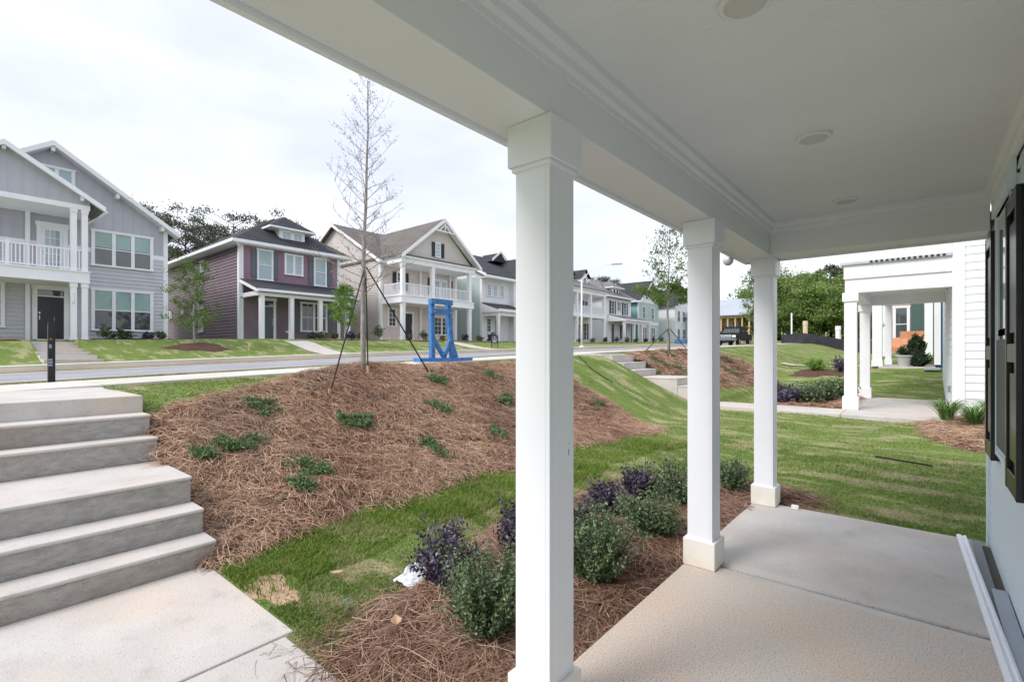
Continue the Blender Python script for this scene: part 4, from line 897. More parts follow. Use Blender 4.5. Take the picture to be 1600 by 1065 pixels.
for s in (1,-1): rake(mb, -30.8, 69.5, 12.18, 69.5+s*4.2, 8.88, .26)
mb.prism([(-31.5,66,8.85),(-31.5,73,8.85),(-31.5,69.5,11.9)], (.05,0,0)); mb.box(-31.52,-31.44,65.82,66.15,B7-.2,8.9); mb.box(-44, -30.8, 65.2, 65.4, 8.72, 8.88); mb.box(-31.5,-31.44,66.15,73,5.6,6.0); mb.build('trim', WHITE, h)
for y in (67.2, 70.2): window(h, 'X', -31.46, y, y+1.2, 6.5, 8.2, 1, 2, 2, True, .1, GLASS, proud=.06); window(h, 'X', -31.46, y, y+1.6, 3.2, 5.2, 2, 2, 2, True, .1, GLASS, proud=.06)
# ---- house 8: pale with porch
B8 = 3.0; h = thing('cream_house', 'cream and white house with a low white porch seen behind the staked young tree', 'house', (-30, 81, B8))
MB().box(-42, -30.03, 76, 90, B8-.6, 9.0).build('wall_core', YELLOW, h)
mb = MB(); lapwall(mb, (-42,75.97), (-30,75.97), B8-.3, 9, .19, .032); lapwall(mb, (-30,75.97), (-30,90), B8-.3, 9, .19, .032); mb.build('siding', WSID, h)
mb = MB()
for s in (1,-1): mb.prism([(-29.3,80,12.0),(-29.3,80+s*4.6,8.9),(-43,80+s*4.6,8.9),(-43,80,12.0)], (0,0,-.12))
mb.prism([(-29.3,84.6,8.9),(-29.3,91,8.9),(-36,91,12),(-36,84.6,12)], (0,0,-.12)); mb.build('roof', SH_DARK, h)
MB().prism([(-30,76,8.9),(-30,84,8.9),(-30,80,11.7)], (.05,0,0)).build('gable', WHITE, h)
mb = MB(); mb.box(-30, -27.6, 80.5, 90, 5.4, 6.0); mb.build('porch_trim', WHITE, h)
for y in (81, 84, 87, 89.8): column(h, -27.9, y, 2.95, 5.4, .35, 0, 0)
for y in (76.8, 79, 82.5, 86): window(h, 'X', -29.96, y, y+1.2, 6.4, 8.1, 1, 2, 2, True, .1, GLASS, proud=.06); window(h, 'X', -29.96, y, y+1.2, 3.3, 5.2, 1, 2, 2, True, .1, GLASS, proud=.06)
# ---- house 9: under construction
h = thing('unfinished_house', 'white-wrapped house under construction with an open timber frame behind the black truck', 'house', (-24, 84, 3.0))
MB().box(-41, -24.4, 80, 92, 2.2, 7.3).build('wall', WRAP, h)
mb = MB(); mb.prism([(-20.0,79.4,7.3),(-20.0,86,10.3),(-42,86,10.3),(-42,79.4,7.3)], (0,0,-.15)); mb.prism([(-20.0,92.6,7.3),(-20.0,86,10.3),(-42,86,10.3),(-42,92.6,7.3)], (0,0,-.15)); mb.build('roof', WRAP, h)
MB().box(-24.4, -19.9, 82.5, 92, 2.2, 7.2).build('sheathed_wall', OSB, h)
mb = MB()
for x in (-24.2, -23.2, -22.1, -21.1, -20.1): mb.box(x-.11, x+.11, 80.0, 80.18, 2.4, 6.8)
mb.box(-24.4, -20.0, 79.95, 80.25, 6.8, 7.1); mb.box(-24.4, -20.0, 79.93, 80.27, 4.6, 4.8)
mb.prism([(-19.98,79.4,7.0),(-19.98,86,10.0),(-19.98,86,10.3),(-19.98,79.4,7.3)], (.12,0,0))
mb.build('timber_frame', WOOD, h)
for x in (-23.3, -21.4): window(h, '-Y', 82.5, x, x+.9, 5.0, 6.4, 1, 1, 1, True, .08, GLASS, proud=.05)
# ------------------------------------------------------------------ neighbour row on our side
NB = thing('neighbour_house', 'pale blue-white neighbouring house with square porch columns directly across the lawn', 'house', (.5, 14, .14))
mb = MB(); lapwall(mb, (.68,13.75), (9,13.75), .05, 6.5, .165, .014); mb.build('siding', AQUAW, NB)
mb = MB(); mb.box(.52, 9, 13.78, 21, -.3, 6.5); mb.build('wall_core', AQUAW, NB)
MB().box(.49, .68, 13.71, 13.78, .1, 6.5).build('corner_board', WHITE, NB); MB().box(.489, .53, 13.781, 13.95, .1, 3.0).build('corner_board', WHITE, NB)
mb = MB(); lapwall(mb, (.5,17.8), (.5,13.95), .15, 3.1, .165, .012); mb.build('siding', AQUAW, NB)
MB().box(-1.34, .49, 13.36, 17.95, -.1, .17).build('porch_slab', CONC, NB, bevel=.01)
for y in (13.86, 17.6): column(NB, -1.27, y, .17, 2.88, .24, .3, .2, ex=.035)
mb = MB(); mb.box(-1.38, -1.12, 13.78, 17.8, 2.88, 3.2); mb.box(-1.12, .49, 13.78, 14.02, 2.88, 3.2); mb.box(-1.12, .49, 17.5, 17.8, 2.86, 3.2); mb.build('porch_beam', WHITE, NB)
MB().box(-1.12, .49, 14.02, 17.5, 3.12, 3.2).build('porch_ceiling', CEIL, NB)
mb = MB(); mb.box(-1.40, .489, 13.74, 17.83, 3.2, 3.52); mb.build('entablature', WHITE, NB)
mb = MB(); mb.box(-1.46, .485, 13.68, 17.9, 3.521, 3.58); mb.build('ledge', mat('pale_flashing', (.55,.57,.60), (.45,.47,.5), 3, .5), NB)
mb = MB(); mb.box(-1.36, .488, 13.80, 17.8, 3.581, 4.6); mb.build('balcony_wall', WHITE, NB)
# ledge tabs
mb = MB()
for k in range(14): x = -.9+k*.095; mb.box(x, x+.05, 13.66, 13.679, 3.53, 3.57)
mb.build('ledge_clip', BLACKP, NB)
MB().box(.44, .489, 14.4, 14.52, .62, .76).build('hose_bib_cover', METAL, NB)
HC = thing('blue_house', 'dark blue sided house with big white porch columns seen through the neighbour porch', 'house', (.36, 23.3, .97))
mb = MB(); lapwall(mb, (.5,23.2), (8,23.2), .8, 7, .19, .02); mb.build('siding', BLUES, HC); MB().box(.4, 8, 23.23, 30, .3, 7).build('wall_core', BLUES, HC)
mb = MB(); mb.box(.34, .52, 23.14, 23.23, 1.05, 4.2); mb.build('downspout', WHITE, HC)
MB().box(-1.25, .38, 23.0, 27.3, .3, .97).build('porch_slab', CONC, HC, bevel=.01)
column(HC, -1.30, 23.25, .97, 3.75, .30, .22, .2); column(HC, -1.12, 27.0, .97, 3.75, .22, .22, .2)
mb = MB(); mb.box(-1.3, .38, 23.1, 27.3, 3.75, 4.4); mb.build('porch_beam', WHITE, HC)
HD = thing('pink_house', 'dusty pink house with a dark green panel and orange mesh far behind the neighbour porch', 'house', (.3, 35, 1.27))
column(HD, -1.5, 32.2, 1.27, 4.2, .42, .3, .25, name='column')
mb = MB()
for a in range(6): an = math.pi*a/3+.5; mb.beam((-1.53,31.985,2.9), (-1.53+.13*math.cos(an),31.985,2.9+.13*math.sin(an)), .012, .012)
mb.build('wall_star', BLACKP, HD)
pinkm = mat('pink_siding', (.50,.40,.38), (.45,.36,.34), 1, .6)
mb = MB(); lapwall(mb, (-1.6,38), (8,38), 1.9, 7, .19, .02); mb.build('siding', pinkm, HD); MB().box(-1.6, 8, 38.03, 46, .6, 7).build('wall_core', pinkm, HD)
window(HD, '-Y', 37.97, -1.35, -.55, 2.2, 4.2, 1, 2, 1, True, .1, GLASS, proud=.06)
mb = MB(); lapwall(mb, (-.5,37.9), (.1,37.9), 2.5, 4.6, .12, .02); mb.build('green_panel', DKGRN, HD)
column(HD, .3, 36.5, 1.3, 4.4, .36, 0, 0); column(HD, 1.4, 36.5, 1.3, 4.4, .2, 0, 0)
mb = MB(); mb.prism([(-1.4,36.9,1.75),(1.2,36.9,1.75),(1.2,37.6,2.35),(.1,37.7,2.6),(-1.4,37.6,2.3)], (0,0,.03)); mb.build('orange_cover', ORANGE, HD)
mb = MB(); mb.box(-1.4, 1.2, 36.89, 36.93, 1.5, 1.8); mb.box(-1.0,1.1,37.5,37.54,2.2,2.75); mb.build('orange_cover', ORANGE, HD)
# ------------------------------------------------------------------ foliage helpers
def leafquads(C, size, jit=.4, up=.0, aspect=1.5, rg=rng):
    """C: n x 3 centres -> diamond leaf quads"""
    n = len(C); s = size*rg.uniform(1-jit, 1+jit, n)
    a = rg.normal(size=(n,3)); a[:,2] += up; a /= np.linalg.norm(a, axis=1)[:,None]
    b = rg.normal(size=(n,3)); b -= (b*a).sum(1)[:,None]*a; b /= np.linalg.norm(b, axis=1)[:,None]
    c = np.cross(a, b); h = (s/2)[:,None]
    V = np.stack([C-b*h*aspect, C-c*h*.62+b*h*.1, C+b*h*aspect, C+c*h*.62+b*h*.1], 1).reshape(-1, 3)
    q = np.arange(n)*4; return V, np.stack([q,q+1,q+2,q+3], -1)
def foliage(name, C, size, m, parent, aspect=1.5, hue=None, hw=.3):
    V, Q = leafquads(C, size, aspect=aspect); n = len(C)
    r = rng.random(n)*(1-hw)+(hw*hue if hue is not None else hw/2); return npmesh(name, V, Q, m, parent, rnd=np.repeat(np.clip(r, 0, 1), 4))
def clumps(center, rad, nc, per, cr, flat=1.0, shell=.55):
    """points in clumps spread through an ellipsoid"""
    d = rng.normal(size=(nc,3)); d /= np.linalg.norm(d, axis=1)[:,None]
    r = (shell+(1-shell)*rng.random(nc))[:,None]; cc = np.array(center)+d*r*np.array(rad)
    k = rng.normal(size=(nc,per,3))*np.array([cr,cr,cr*flat]); hue = np.repeat(rng.random(nc), per)
    return (cc[:,None]+k).reshape(-1,3), hue
def holly(label, x, y, w, hgt, grp='green shrubs in the porch bed', m=LEAF_H, nb=26, nl=60, ls=.022, cat='shrub', name='green_shrub', zoff=0.08):
    z = float(T(x, y))+zoff; t = thing(name, label, cat, (x, y, z), grp)
    mb = MB(); C = []; hu = []
    for k in range(nb):
        az = rng.uniform(0, 2*math.pi); sp = rng.uniform(.1, 1)**.6; top = hgt*rng.uniform(.5, 1.06)*(1-.25*sp*sp)
        ex, ey = x+w*sp*math.cos(az), y+w*sp*math.sin(az)
        p0 = (x+.02*math.cos(az), y+.02*math.sin(az), z-.02); p1 = (x+(ex-x)*.55, y+(ey-y)*.55, z+top*.45); p2 = (ex, ey, z+top)
        mb.tube([p0,p1,p2], [.006,.004,.002], 5, False)
        u = rng.uniform(.22, 1.0, nl)[:,None]; P0, P1, P2 = map(np.array, (p0,p1,p2))
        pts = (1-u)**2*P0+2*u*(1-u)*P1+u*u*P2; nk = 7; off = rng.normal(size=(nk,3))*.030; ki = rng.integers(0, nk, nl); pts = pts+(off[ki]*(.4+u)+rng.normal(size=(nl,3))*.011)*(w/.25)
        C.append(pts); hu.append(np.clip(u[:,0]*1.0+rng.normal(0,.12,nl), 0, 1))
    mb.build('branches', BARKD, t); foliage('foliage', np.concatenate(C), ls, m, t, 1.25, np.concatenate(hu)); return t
gs = [(-1.85,2.0,.28,.52,'largest green shrub, nearest the camera left of the first porch column',60),
      (-1.70,2.90,.28,.52,'green shrub just right of the first porch column, second nearest',50),
      (-1.74,3.85,.24,.44,'rounded green shrub standing alone midway along the porch bed',48),
      (-1.84,4.78,.26,.50,'taller green shrub partly hidden behind the second porch column',48),
      (-1.62,5.62,.21,.34,'small green shrub at the far end of the porch bed, right of the second column',34)]
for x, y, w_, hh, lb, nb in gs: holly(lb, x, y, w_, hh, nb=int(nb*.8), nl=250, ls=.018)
ps = [(-2.50,2.26,.24,.42,'dark purple-leaved shrub beside the white paper bag'),(-2.38,2.92,.2,.44,'dark purple-leaved shrub at the left edge of the first porch column'),
      (-2.24,3.42,.21,.30,'low dark purple shrub just right of the first porch column'),(-2.28,4.12,.21,.30,'dark purple shrub in the middle of the porch bed behind the round green one'),(-2.22,4.74,.2,.36,'farthest dark purple shrub, left of the second porch column')]
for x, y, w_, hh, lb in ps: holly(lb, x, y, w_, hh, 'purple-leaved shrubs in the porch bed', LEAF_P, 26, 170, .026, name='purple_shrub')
def juniper(x, y, w, lb, zf=Z1, grp='low junipers on the pine straw bank', a=0., el=1.4, hgt=.12):
    z = float(zf(np.array([[x]]), np.array([[y]]))[0,0]) if zf is not None else float(T(x,y)); t = thing('juniper', lb, 'shrub', (x, y, z), grp)
    mb = MB(); C = []
    nbr = int(rng.integers(9, 19)); a0 = rng.uniform(0, 6.28)
    for k in range(nbr):
        az = rng.uniform(0, 2*math.pi); r = w*rng.uniform(.4, 1)*(1+.35*math.cos(az-a0)); dx, dy = r*el*math.cos(az), r*math.sin(az)/el**.5
        ca, sa = math.cos(a), math.sin(a); dx, dy = dx*ca-dy*sa, dx*sa+dy*ca
        ex, ey = x+dx, y+dy; ze = float(T(ex, ey))+.06+hgt*rng.uniform(.3, 1)*(1-.3*r/w)
        p0 = np.array((x,y,z)); p2 = np.array((ex,ey,ze)); p1 = (p0+p2)/2+np.array((0,0,.05)); mb.tube([p0,p1,p2], [.006,.004,.002], 4, False)
        u = rng.uniform(.2, 1, 110)[:,None]; C.append((1-u)**2*p0+2*u*(1-u)*p1+u*u*p2+rng.normal(size=(110,3))*np.array([.026,.026,.014]))
    mb.build('branches', BARKD, t); foliage('foliage', np.concatenate(C), .022, LEAF_J, t, 1.9)
for x, y, w_, lb, a in [(-6.16,2.58,.22,'upper left juniper on the near pine straw bank, wide and bright green',1.2),(-5.67,3.49,.23,'low spreading juniper midway down the bank below the tree stake',1.4),
    (-6.33,5.55,.19,'juniper high on the bank under the blue stand',1.5),(-5.66,4.96,.19,'round juniper right of the bare tree, halfway down the bank',1.),(-6.34,6.95,.17,'small juniper at the top of the bank left of the first porch column',1.5),
    (-5.61,6.52,.20,'juniper touching the left edge of the first porch column, upper bank',1.8),(-5.50,2.06,.19,'dark straggling juniper near the right side of the concrete stairs',1.6),(-5.43,1.72,.12,'tiny juniper tuft closest to the side of the concrete stairs',1.),
    (-4.97,2.62,.19,'low juniper near the lower left edge of the pine straw bank',1.),(-4.76,2.38,.12,'smallest juniper tuft at the foot of the bank',1.),(-4.95,4.22,.17,'upright rounded juniper low on the bank in its middle',0.),(-4.85,5.48,.17,'bright round juniper low on the bank left of the first column',0.),(-5.04,8.75,.17,'lone juniper on the bank right of the first porch column',1.)]:
    juniper(x, y, w_, lb, a=a)
for x, y, w_, lb in [(-6.42,14.9,.3,'juniper on the far straw bed nearest the concrete steps'),(-5.85,15.3,.26,'juniper low on the far straw bed left of the second column'),(-6.7,16.6,.24,'juniper under the staked young tree'),(-5.95,20.3,.3,'juniper on the far straw bed between second and third columns'),(-5.3,18.9,.28,'low juniper at the right end of the far straw bed')]:
    juniper(x, y, w_, lb, Z3, 'junipers on the far straw bed')
# ------------------------------------------------------------------ young trees
def twigtree(label, x, y, hgt, r0, nprim, reach, m_leaf, nleaf, lsize, seed, z=None, crown0=.27, name='young_tree', grp=None, droop=.0, tw=5, leafw=None):
    rd = random.Random(seed); z = float(T(x,y))-.02 if z is None else z
    t = thing(name, label, 'tree', (x,y,z), grp); tr = MB(); br = MB(); ends = []
    N_ = 12; trunk = []
    for i in range(N_+1):
        u = i/N_; trunk.append(Vector((x+.03*math.sin(u*5+seed)+rd.uniform(-.012,.012), y+.03*math.cos(u*4+seed), z+hgt*u)))
    tr.tube(trunk, [r0*(1-.93*(i/N_))**.9+.003 for i in range(N_+1)], 10); tr.lathe((x,y,z-.02), [(r0*1.7,0),(r0*1.25,.05),(r0*1.05,.14)], 10)
    def at(u): k = u*N_; i = min(N_-1, int(k)); return trunk[i].lerp(trunk[i+1], k-i)
    def seg(p, d, ln, rad, depth, dr=0):
        pts = [p]; q = p; dd = d.copy(); n = 4
        for i in range(n):
            dd = (dd+Vector((rd.uniform(-.16,.16), rd.uniform(-.16,.16), rd.uniform(-.10,.16)-dr))).normalized(); q = q+dd*ln/n; pts.append(q)
        br.tube(pts, [rad*(1-.75*i/n) for i in range(n+1)], 4 if depth else 5, False)
        for i in range(1, n+1): ends.append((pts[i], depth))
        if depth < 2:
            for _ in range(tw if depth == 0 else 3):
                i = rd.randint(1, n-1) if depth == 0 else rd.randint(1, n-1); s = pts[i].lerp(pts[i+1], rd.random()); a = rd.uniform(0, 6.28)
                nd = (dd+Vector((math.cos(a), math.sin(a), rd.uniform(-.2,.5)))*.85).normalized(); seg(s, nd, ln*rd.uniform(.25,.45), rad*.5, depth+1, dr)
    for k in range(nprim):
        u = crown0+(1-crown0)*((k+.5)/nprim)**1.15*.97; a = k*2.4+rd.uniform(-.5,.5); prof = math.sin(min(1, (1.04-u)/(1.04-crown0)*1.02)*math.pi*.62)
        ln = reach*(.35+.75*prof)*rd.uniform(.65,1.15); el = .15+.85*u
        d = Vector((math.cos(a), math.sin(a), el)).normalized(); seg(at(u), d, ln, (.0075*(1.25-u)+.0016)*(r0/.04)**.3, 0, droop)
    tr.build('trunk', BARK, t, smooth=True); br.build('branches', BARK if nleaf < 3000 else BARK, t)
    P = np.array([e[0][:] for e in ends if e[1] >= 1]); idx = rng.integers(0, len(P), nleaf)
    C = P[idx]+rng.normal(size=(nleaf,3))*np.array([.035,.035,.03])*(lsize/.03)
    if leafw is not None: keep = rng.random(nleaf) < leafw((C[:,2]-z)/hgt); C = C[keep]
    foliage('leaves', C, lsize, m_leaf, t, 1.7); return t
twigtree('tall bare young tree on the near pine straw mound, held by black straps', -6.80, 4.46, 4.72, .040, 58, .66, LEAF_B, 1500, .018, 3, z=1.1, tw=5)
def strap_set(pts, top, tagl, w=.012):
    for (gx, gy, gz), (tx, ty, tz), lb in pts:
        s = thing('guy_strap', lb, 'strap', (gx,gy,gz), tagl); MB().tube([(gx,gy,gz),(tx,ty,tz)], w, 6).build('strap', STRAP, s)
        d = (Vector((gx,gy,gz))-Vector((tx,ty,tz))).normalized(); MB().beam(Vector((gx,gy,gz-.1))+d*.02, Vector((gx,gy,gz+.07))-d*.03, .035, .022).build('stake', WOOD, s)
strap_set([((-6.26,3.54,.90),(-6.80,4.44,2.80),'left black guy strap of the bare tree, ending at a wooden stake in the straw'),((-6.66,4.42,1.19),(-6.78,4.46,2.75),'black guy strap hanging straight down beside the bare trunk'),
    ((-6.60,5.62,1.12),(-6.80,4.48,2.86),'right black guy strap of the bare tree, slanting down toward the blue stand')], None, 'guy straps of the bare tree')
twigtree('leafy young tree with dense green lower crown staked behind the second porch column', -7.02, 17.2, 4.5, .045, 46, .95, LEAF_O, 15000, .060, 9, z=1.40, crown0=.36, leafw=lambda u: np.where(u < .56, 1, np.clip(.32-(u-.56)*.6, .08, 1)))
strap_set([((-7.5,16.2,1.50),(-7.02,17.15,2.35),'left wooden-staked strap of the leafy young tree'),((-6.6,16.3,1.33),(-7.0,17.15,2.3),'middle strap of the leafy young tree'),((-6.6,18.3,1.38),(-7.0,17.25,2.35),'right strap of the leafy young tree')], None, 'guy straps of the leafy tree', .014)
twigtree('thin green young tree in front of the plum house side wall', -26, 7.94, 3.7, .05, 34, 1.05, LEAF_O, 5200, .06, 21, crown0=.14)
twigtree('small bright green tree at the right corner of the plum house porch', -26, 15.65, 3.3, .04, 34, .8, LEAF_G, 6500, .06, 31, crown0=.3)
twigtree('thin brownish-leaved young tree standing on a mulch mound before the black silt fence', -9.6, 40.2, 6.0, .06, 40, 1.2, LEAF_O, 3500, .10, 41, z=float(T(-9.6,40.2)), crown0=.25)
# ------------------------------------------------------------------ background trees
def bigtree(name, label, x, y, hgt, cw, m, n=5200, ls=.42, bare=.35, grp=None, pine=False, nclump=60, z=None):
    z = float(T(x,y)) if z is None else z; t = thing(name, label, 'tree', (x,y,z), grp); tr = MB()
    lean = rng.uniform(-.4,.4)
    tr.tube([(x,y,z-.3),(x+lean*.3,y,z+hgt*.4),(x+lean,y,z+hgt*.93)], [hgt*.02,hgt*.013,hgt*.004], 8)
    cz = z+hgt*(bare+(1-bare)*.5); rad = (cw/2, cw/2, hgt*(1-bare)*.5)
    if pine:
        C = []; H_ = []
        for k in range(nclump):
            u = rng.random(); zz = z+hgt*(bare+(1-bare)*u); rr = cw/2*(math.sin(math.pi*min(1, .25+.75*(1-u)))**.7)*rng.uniform(.3,1); a = rng.uniform(0,6.28)
            c = np.array([x+lean*u+rr*math.cos(a), y+rr*math.sin(a), zz+rr*.25]); tr.tube([(x+lean*u,y,zz-rr*.2),tuple(c)], [hgt*.004,hgt*.0015], 5, False)
            C.append(c+rng.normal(size=(n//nclump,3))*np.array([.55,.55,.28])*hgt/16); H_.append(np.full(n//nclump, rng.random()))
        C = np.concatenate(C); hu = np.concatenate(H_)
    else:
        C, hu = clumps((x+lean*.7,y,cz), rad, nclump, n//nclump, cw*.075, .7, .35)
        for k in range(10):
            a = k*2.4; tr.tube([(x+lean*.4,y,z+hgt*(.25+.04*k)),(x+cw*.33*math.cos(a),y+cw*.33*math.sin(a),z+hgt*(.4+.045*k))], [hgt*.006,hgt*.002], 5, False)
    tr.build('trunk', BARKD, t); foliage('crown', C, ls, m, t, 1.2, hu, .6)
LEAF_F = attrmat('forest_leaves', [(.06,.11,.025), (.13,.21,.05), (.22,.31,.09), (.34,.42,.16)], .6, .3)
pines = [(-71.6,20.9,19.0,7.5,.30,'tall open-crowned pine behind the gap between grey and plum houses'),(-77.0,18.6,21.0,8,.35,'pine crown rising just right of the grey house roof'),
 (-72.8,24.6,15.5,6,.3,'lower pine right of the tallest one, behind the plum house'),(-80.0,29.6,23.2,11,.4,'broad dark pine directly behind the plum house roof'),(-79.5,27.0,20.6,8,.4,'smaller pine at the left of the broad one behind the plum roof'),
 (-76.0,33.0,22.4,9,.4,'pine showing above the left slope of the plum house roof'),(-70.8,40.3,19.6,8,.4,'dark pine in the gap between plum and beige houses'),(-67.5,47.5,20.2,8,.4,'pine just above the ridge of the beige house'),
 (-54.6,57.5,16.2,5,.4,'dark evergreen left of the pale teal roof'),(-58,64.5,18.2,7,.45,'pale olive evergreen above the pale teal house roof'),(-53.5,95,18,9,.45,'pine behind the white dormer house roofs'),(-60,96,17.5,8,.45,'second pine behind the white dormer house, left of the first')]
for x, y, zt, cw, ba, lb in pines: z = float(T(x,y)); bigtree('pine_tree', lb, x, y, (zt-z)/1.06, cw, LEAF_PINE, 8500, .22, ba*.8, 'pines behind the far houses', True, 54)
leafy = [(-22.5,97,13.6,11,'broadleaf tree above the roof of the unfinished house'),(-31,108,11.5,10,'distant broadleaf tree left of the unfinished house roof'),(-17.6,88,15.0,9.5,'tall round-topped broadleaf tree right of the third porch column'),(-15.0,92.5,15.6,9,'bright green broadleaf tree second right of the third column'),
 (-13.2,86,12.8,8,'lower bright green tree in front, behind the black fence'),(-11.3,94,14.2,9,'bright green broadleaf tree left of the neighbour porch column'),(-8.6,88,12.6,8,'rounded green tree just left of the neighbour porch'),(-5.8,93,13.5,9,'broadleaf tree beside the neighbour first porch column'),(-19.8,84,9.5,7,'low green tree seen between the second and third porch columns'),(-1.5,90,13,9,'broadleaf tree hidden behind the neighbour porch columns')]
for x, y, zt, cw, lb in leafy: z = float(T(x,y)); bigtree('broadleaf_tree', lb, x, y, (zt-z)/1.04, cw, LEAF_F, 20000, .27, .02, 'green trees behind the black fence', False, 80)
for x, y, zt, lb in [(-15.5,118,18,'dark pine rising above the green trees left of the neighbour house'),(-11.0,120,19.2,'tallest dark pine above the green trees near the neighbour house'),(-20,122,16.5,'dark pine crown behind the round-topped broadleaf tree')]:
    z = float(T(x,y)); bigtree('pine_tree', lb, x, y, (zt-z)/1.06, 11, LEAF_PINE, 16000, .45, .2, 'dark pines above the green trees', True, 80)
# woodland mass far away closing the horizon
C = []
for k in range(420):
    a = rng.uniform(-98, 32); r = rng.uniform(125, 165); cx, cy = r*math.sin(R(a)), r*math.cos(R(a)); zz = float(T(cx,cy))+rng.uniform(1, 7)
    C.append(np.array([cx,cy,zz])+rng.normal(size=(80,3))*np.array([2.6,2.6,1.6]))
wd = foliage('far_woodland', np.concatenate(C), .9, LEAF_F, None, 1.2); struct(wd, 'stuff')
# ------------------------------------------------------------------ blue frame
bf = thing('timber_stand', 'empty bright blue painted timber stand on a long base beside the street', 'stand', (-8.6, 7.75, 1.27))
MB().box(-8.72, -8.48, 6.95, 8.6, 1.28, 1.37).build('base', BLUEP, bf, bevel=.006)
for y0, y1 in ((7.40,7.38),(8.02,7.87)): MB().beam((-8.6,y0,1.37), (-8.6,y1,2.72), .11, .10, (1,0,0)).build('post', BLUEP, bf, bevel=.004)
MB().beam((-8.6,8.15,1.37), (-8.6,7.98,1.78), .09, .08, (1,0,0)).build('post', BLUEP, bf, bevel=.004)
MB().box(-8.53, -8.49, 7.29, 7.95, 2.60, 2.72).build('top_rail', BLUEP, bf, bevel=.004)
MB().box(-8.53, -8.49, 7.29, 7.94, 2.37, 2.49).build('middle_rail', BLUEP, bf, bevel=.004)
for a, b in (((-8.6,7.44,1.80),(-8.6,7.76,1.38)),((-8.6,7.96,1.80),(-8.6,7.76,1.38))): MB().beam(a, b, .08, .09, (1,0,0)).build('brace', BLUEP, bf, bevel=.004)
for y_, z_ in ((7.38,2.66),(7.88,2.66),(7.38,2.43),(7.89,2.43),(7.40,1.46),(8.02,1.46)): MB().tube([(-8.49 if z_ > 2 else -8.545,y_,z_),(-8.478 if z_ > 2 else -8.53,y_,z_)], .014, 8).build('bolt', METAL, bf)
# ------------------------------------------------------------------ black sign post at left
sp_ = thing('sign_post', 'slim black post with small coloured markings standing in the near verge at far left', 'post', (-10.1, 1.16, 1.02))
mb = MB(); mb.prism([(-10.14,1.14,.95),(-10.06,1.14,.95),(-10.06,1.14,1.98),(-10.14,1.14,1.90)], (0,.07,0)); mb.prism([(-10.14,1.21,.95),(-10.06,1.21,.95),(-10.06,1.21,2.05),(-10.14,1.21,1.98)], (0,.012,0)); mb.build('post', BLACKP, sp_, bevel=.004)
redm = mat('small_red_mark', (.28,.10,.07), None, 5, .6); graym = mat('small_grey_mark', (.25,.28,.33), None, 5, .6)
mb = MB(); mb.box(-10.06, -10.057, 1.155, 1.185, 1.68, 1.71); mb.build('red_mark', redm, sp_)
mb = MB(); mb.box(-10.0598, -10.057, 1.15, 1.18, 1.56, 1.62); mb.box(-10.0598, -10.057, 1.14, 1.19, 1.33, 1.36); mb.box(-10.0598, -10.057, 1.14, 1.19, 1.29, 1.32); mb.box(-10.0598, -10.057, 1.14, 1.19, 1.37, 1.40); mb.build('grey_mark', graym, sp_)
# ------------------------------------------------------------------ small A-frame sign across the street
sg = thing('yard_sign', 'small dark framed yard sign with pink and white bands across the street', 'sign', (-24, 26.6, 1.72))
zs = float(T(-24,26.6))
mb = MB()
for y in (26.25, 26.95):
    mb.beam((-23.95,y,zs), (-24.02,y,zs+.9), .04); 
mb.box(-24.0, -23.96, 26.25, 26.95, zs+.18, zs+.22); mb.box(-24.03,-23.99,26.23,26.97,zs+.88,zs+.92)
mb.build('stand', BLACKP, sg); MB().box(-24.02, -23.985, 26.29, 26.91, zs+.3, zs+.88).build('panel', mat('sign_slate', (.08,.14,.19), None, 3, .5), sg)
mb = MB(); mb.box(-23.985, -23.98, 26.33, 26.87, zs+.55, zs+.66); mb.build('pink_band', mat('sign_pink', (.6,.25,.4), None, 3, .5), sg)
mb = MB(); mb.box(-23.985, -23.98, 26.4, 26.8, zs+.42, zs+.49); mb.box(-23.985, -23.98, 26.55, 26.65, zs+.72, zs+.8); mb.build('white_band', WHITE, sg)
# ------------------------------------------------------------------ street lamp
sl = thing('street_lamp', 'tall white street lamp with a single curved arm before the white dormer house', 'lamp', (-20.4, 32.8, 1.88))
zl = float(Sz(32.8)); MB().tube([(-20.4,32.8,zl),(-20.4,32.8,7.2)], [.085,.055], 12).build('pole', WHITE, sl, smooth=True)
MB().tube([(-20.4,32.8,7.1),(-19.9,33.3,7.9),(-19.2,34.0,8.3),(-18.6,34.6,8.42)], [.035,.03,.028,.025], 8).build('arm', WHITE, sl, smooth=True)
MB().lathe((-20.4,32.8,zl), [(.2,0),(.2,.06),(.12,.12)], 16).build('base_plate', WHITE, sl)
hd = MB(); hd.beam((-18.7,34.5,8.42), (-18.1,35.1,8.46), .22, .09); hd.build('lamp_head', METAL, sl, bevel=.02)
for (x, y, lb, m_) in ((-9.9,29.0+26,'slim white post standing behind the black silt fence',WHITE),):
    q = MB().tube([(x,y,float(T(x,y))),(x,y,float(T(x,y))+3.0)], .07, 8).build('white_post', m_); tag(q, lb, 'post')
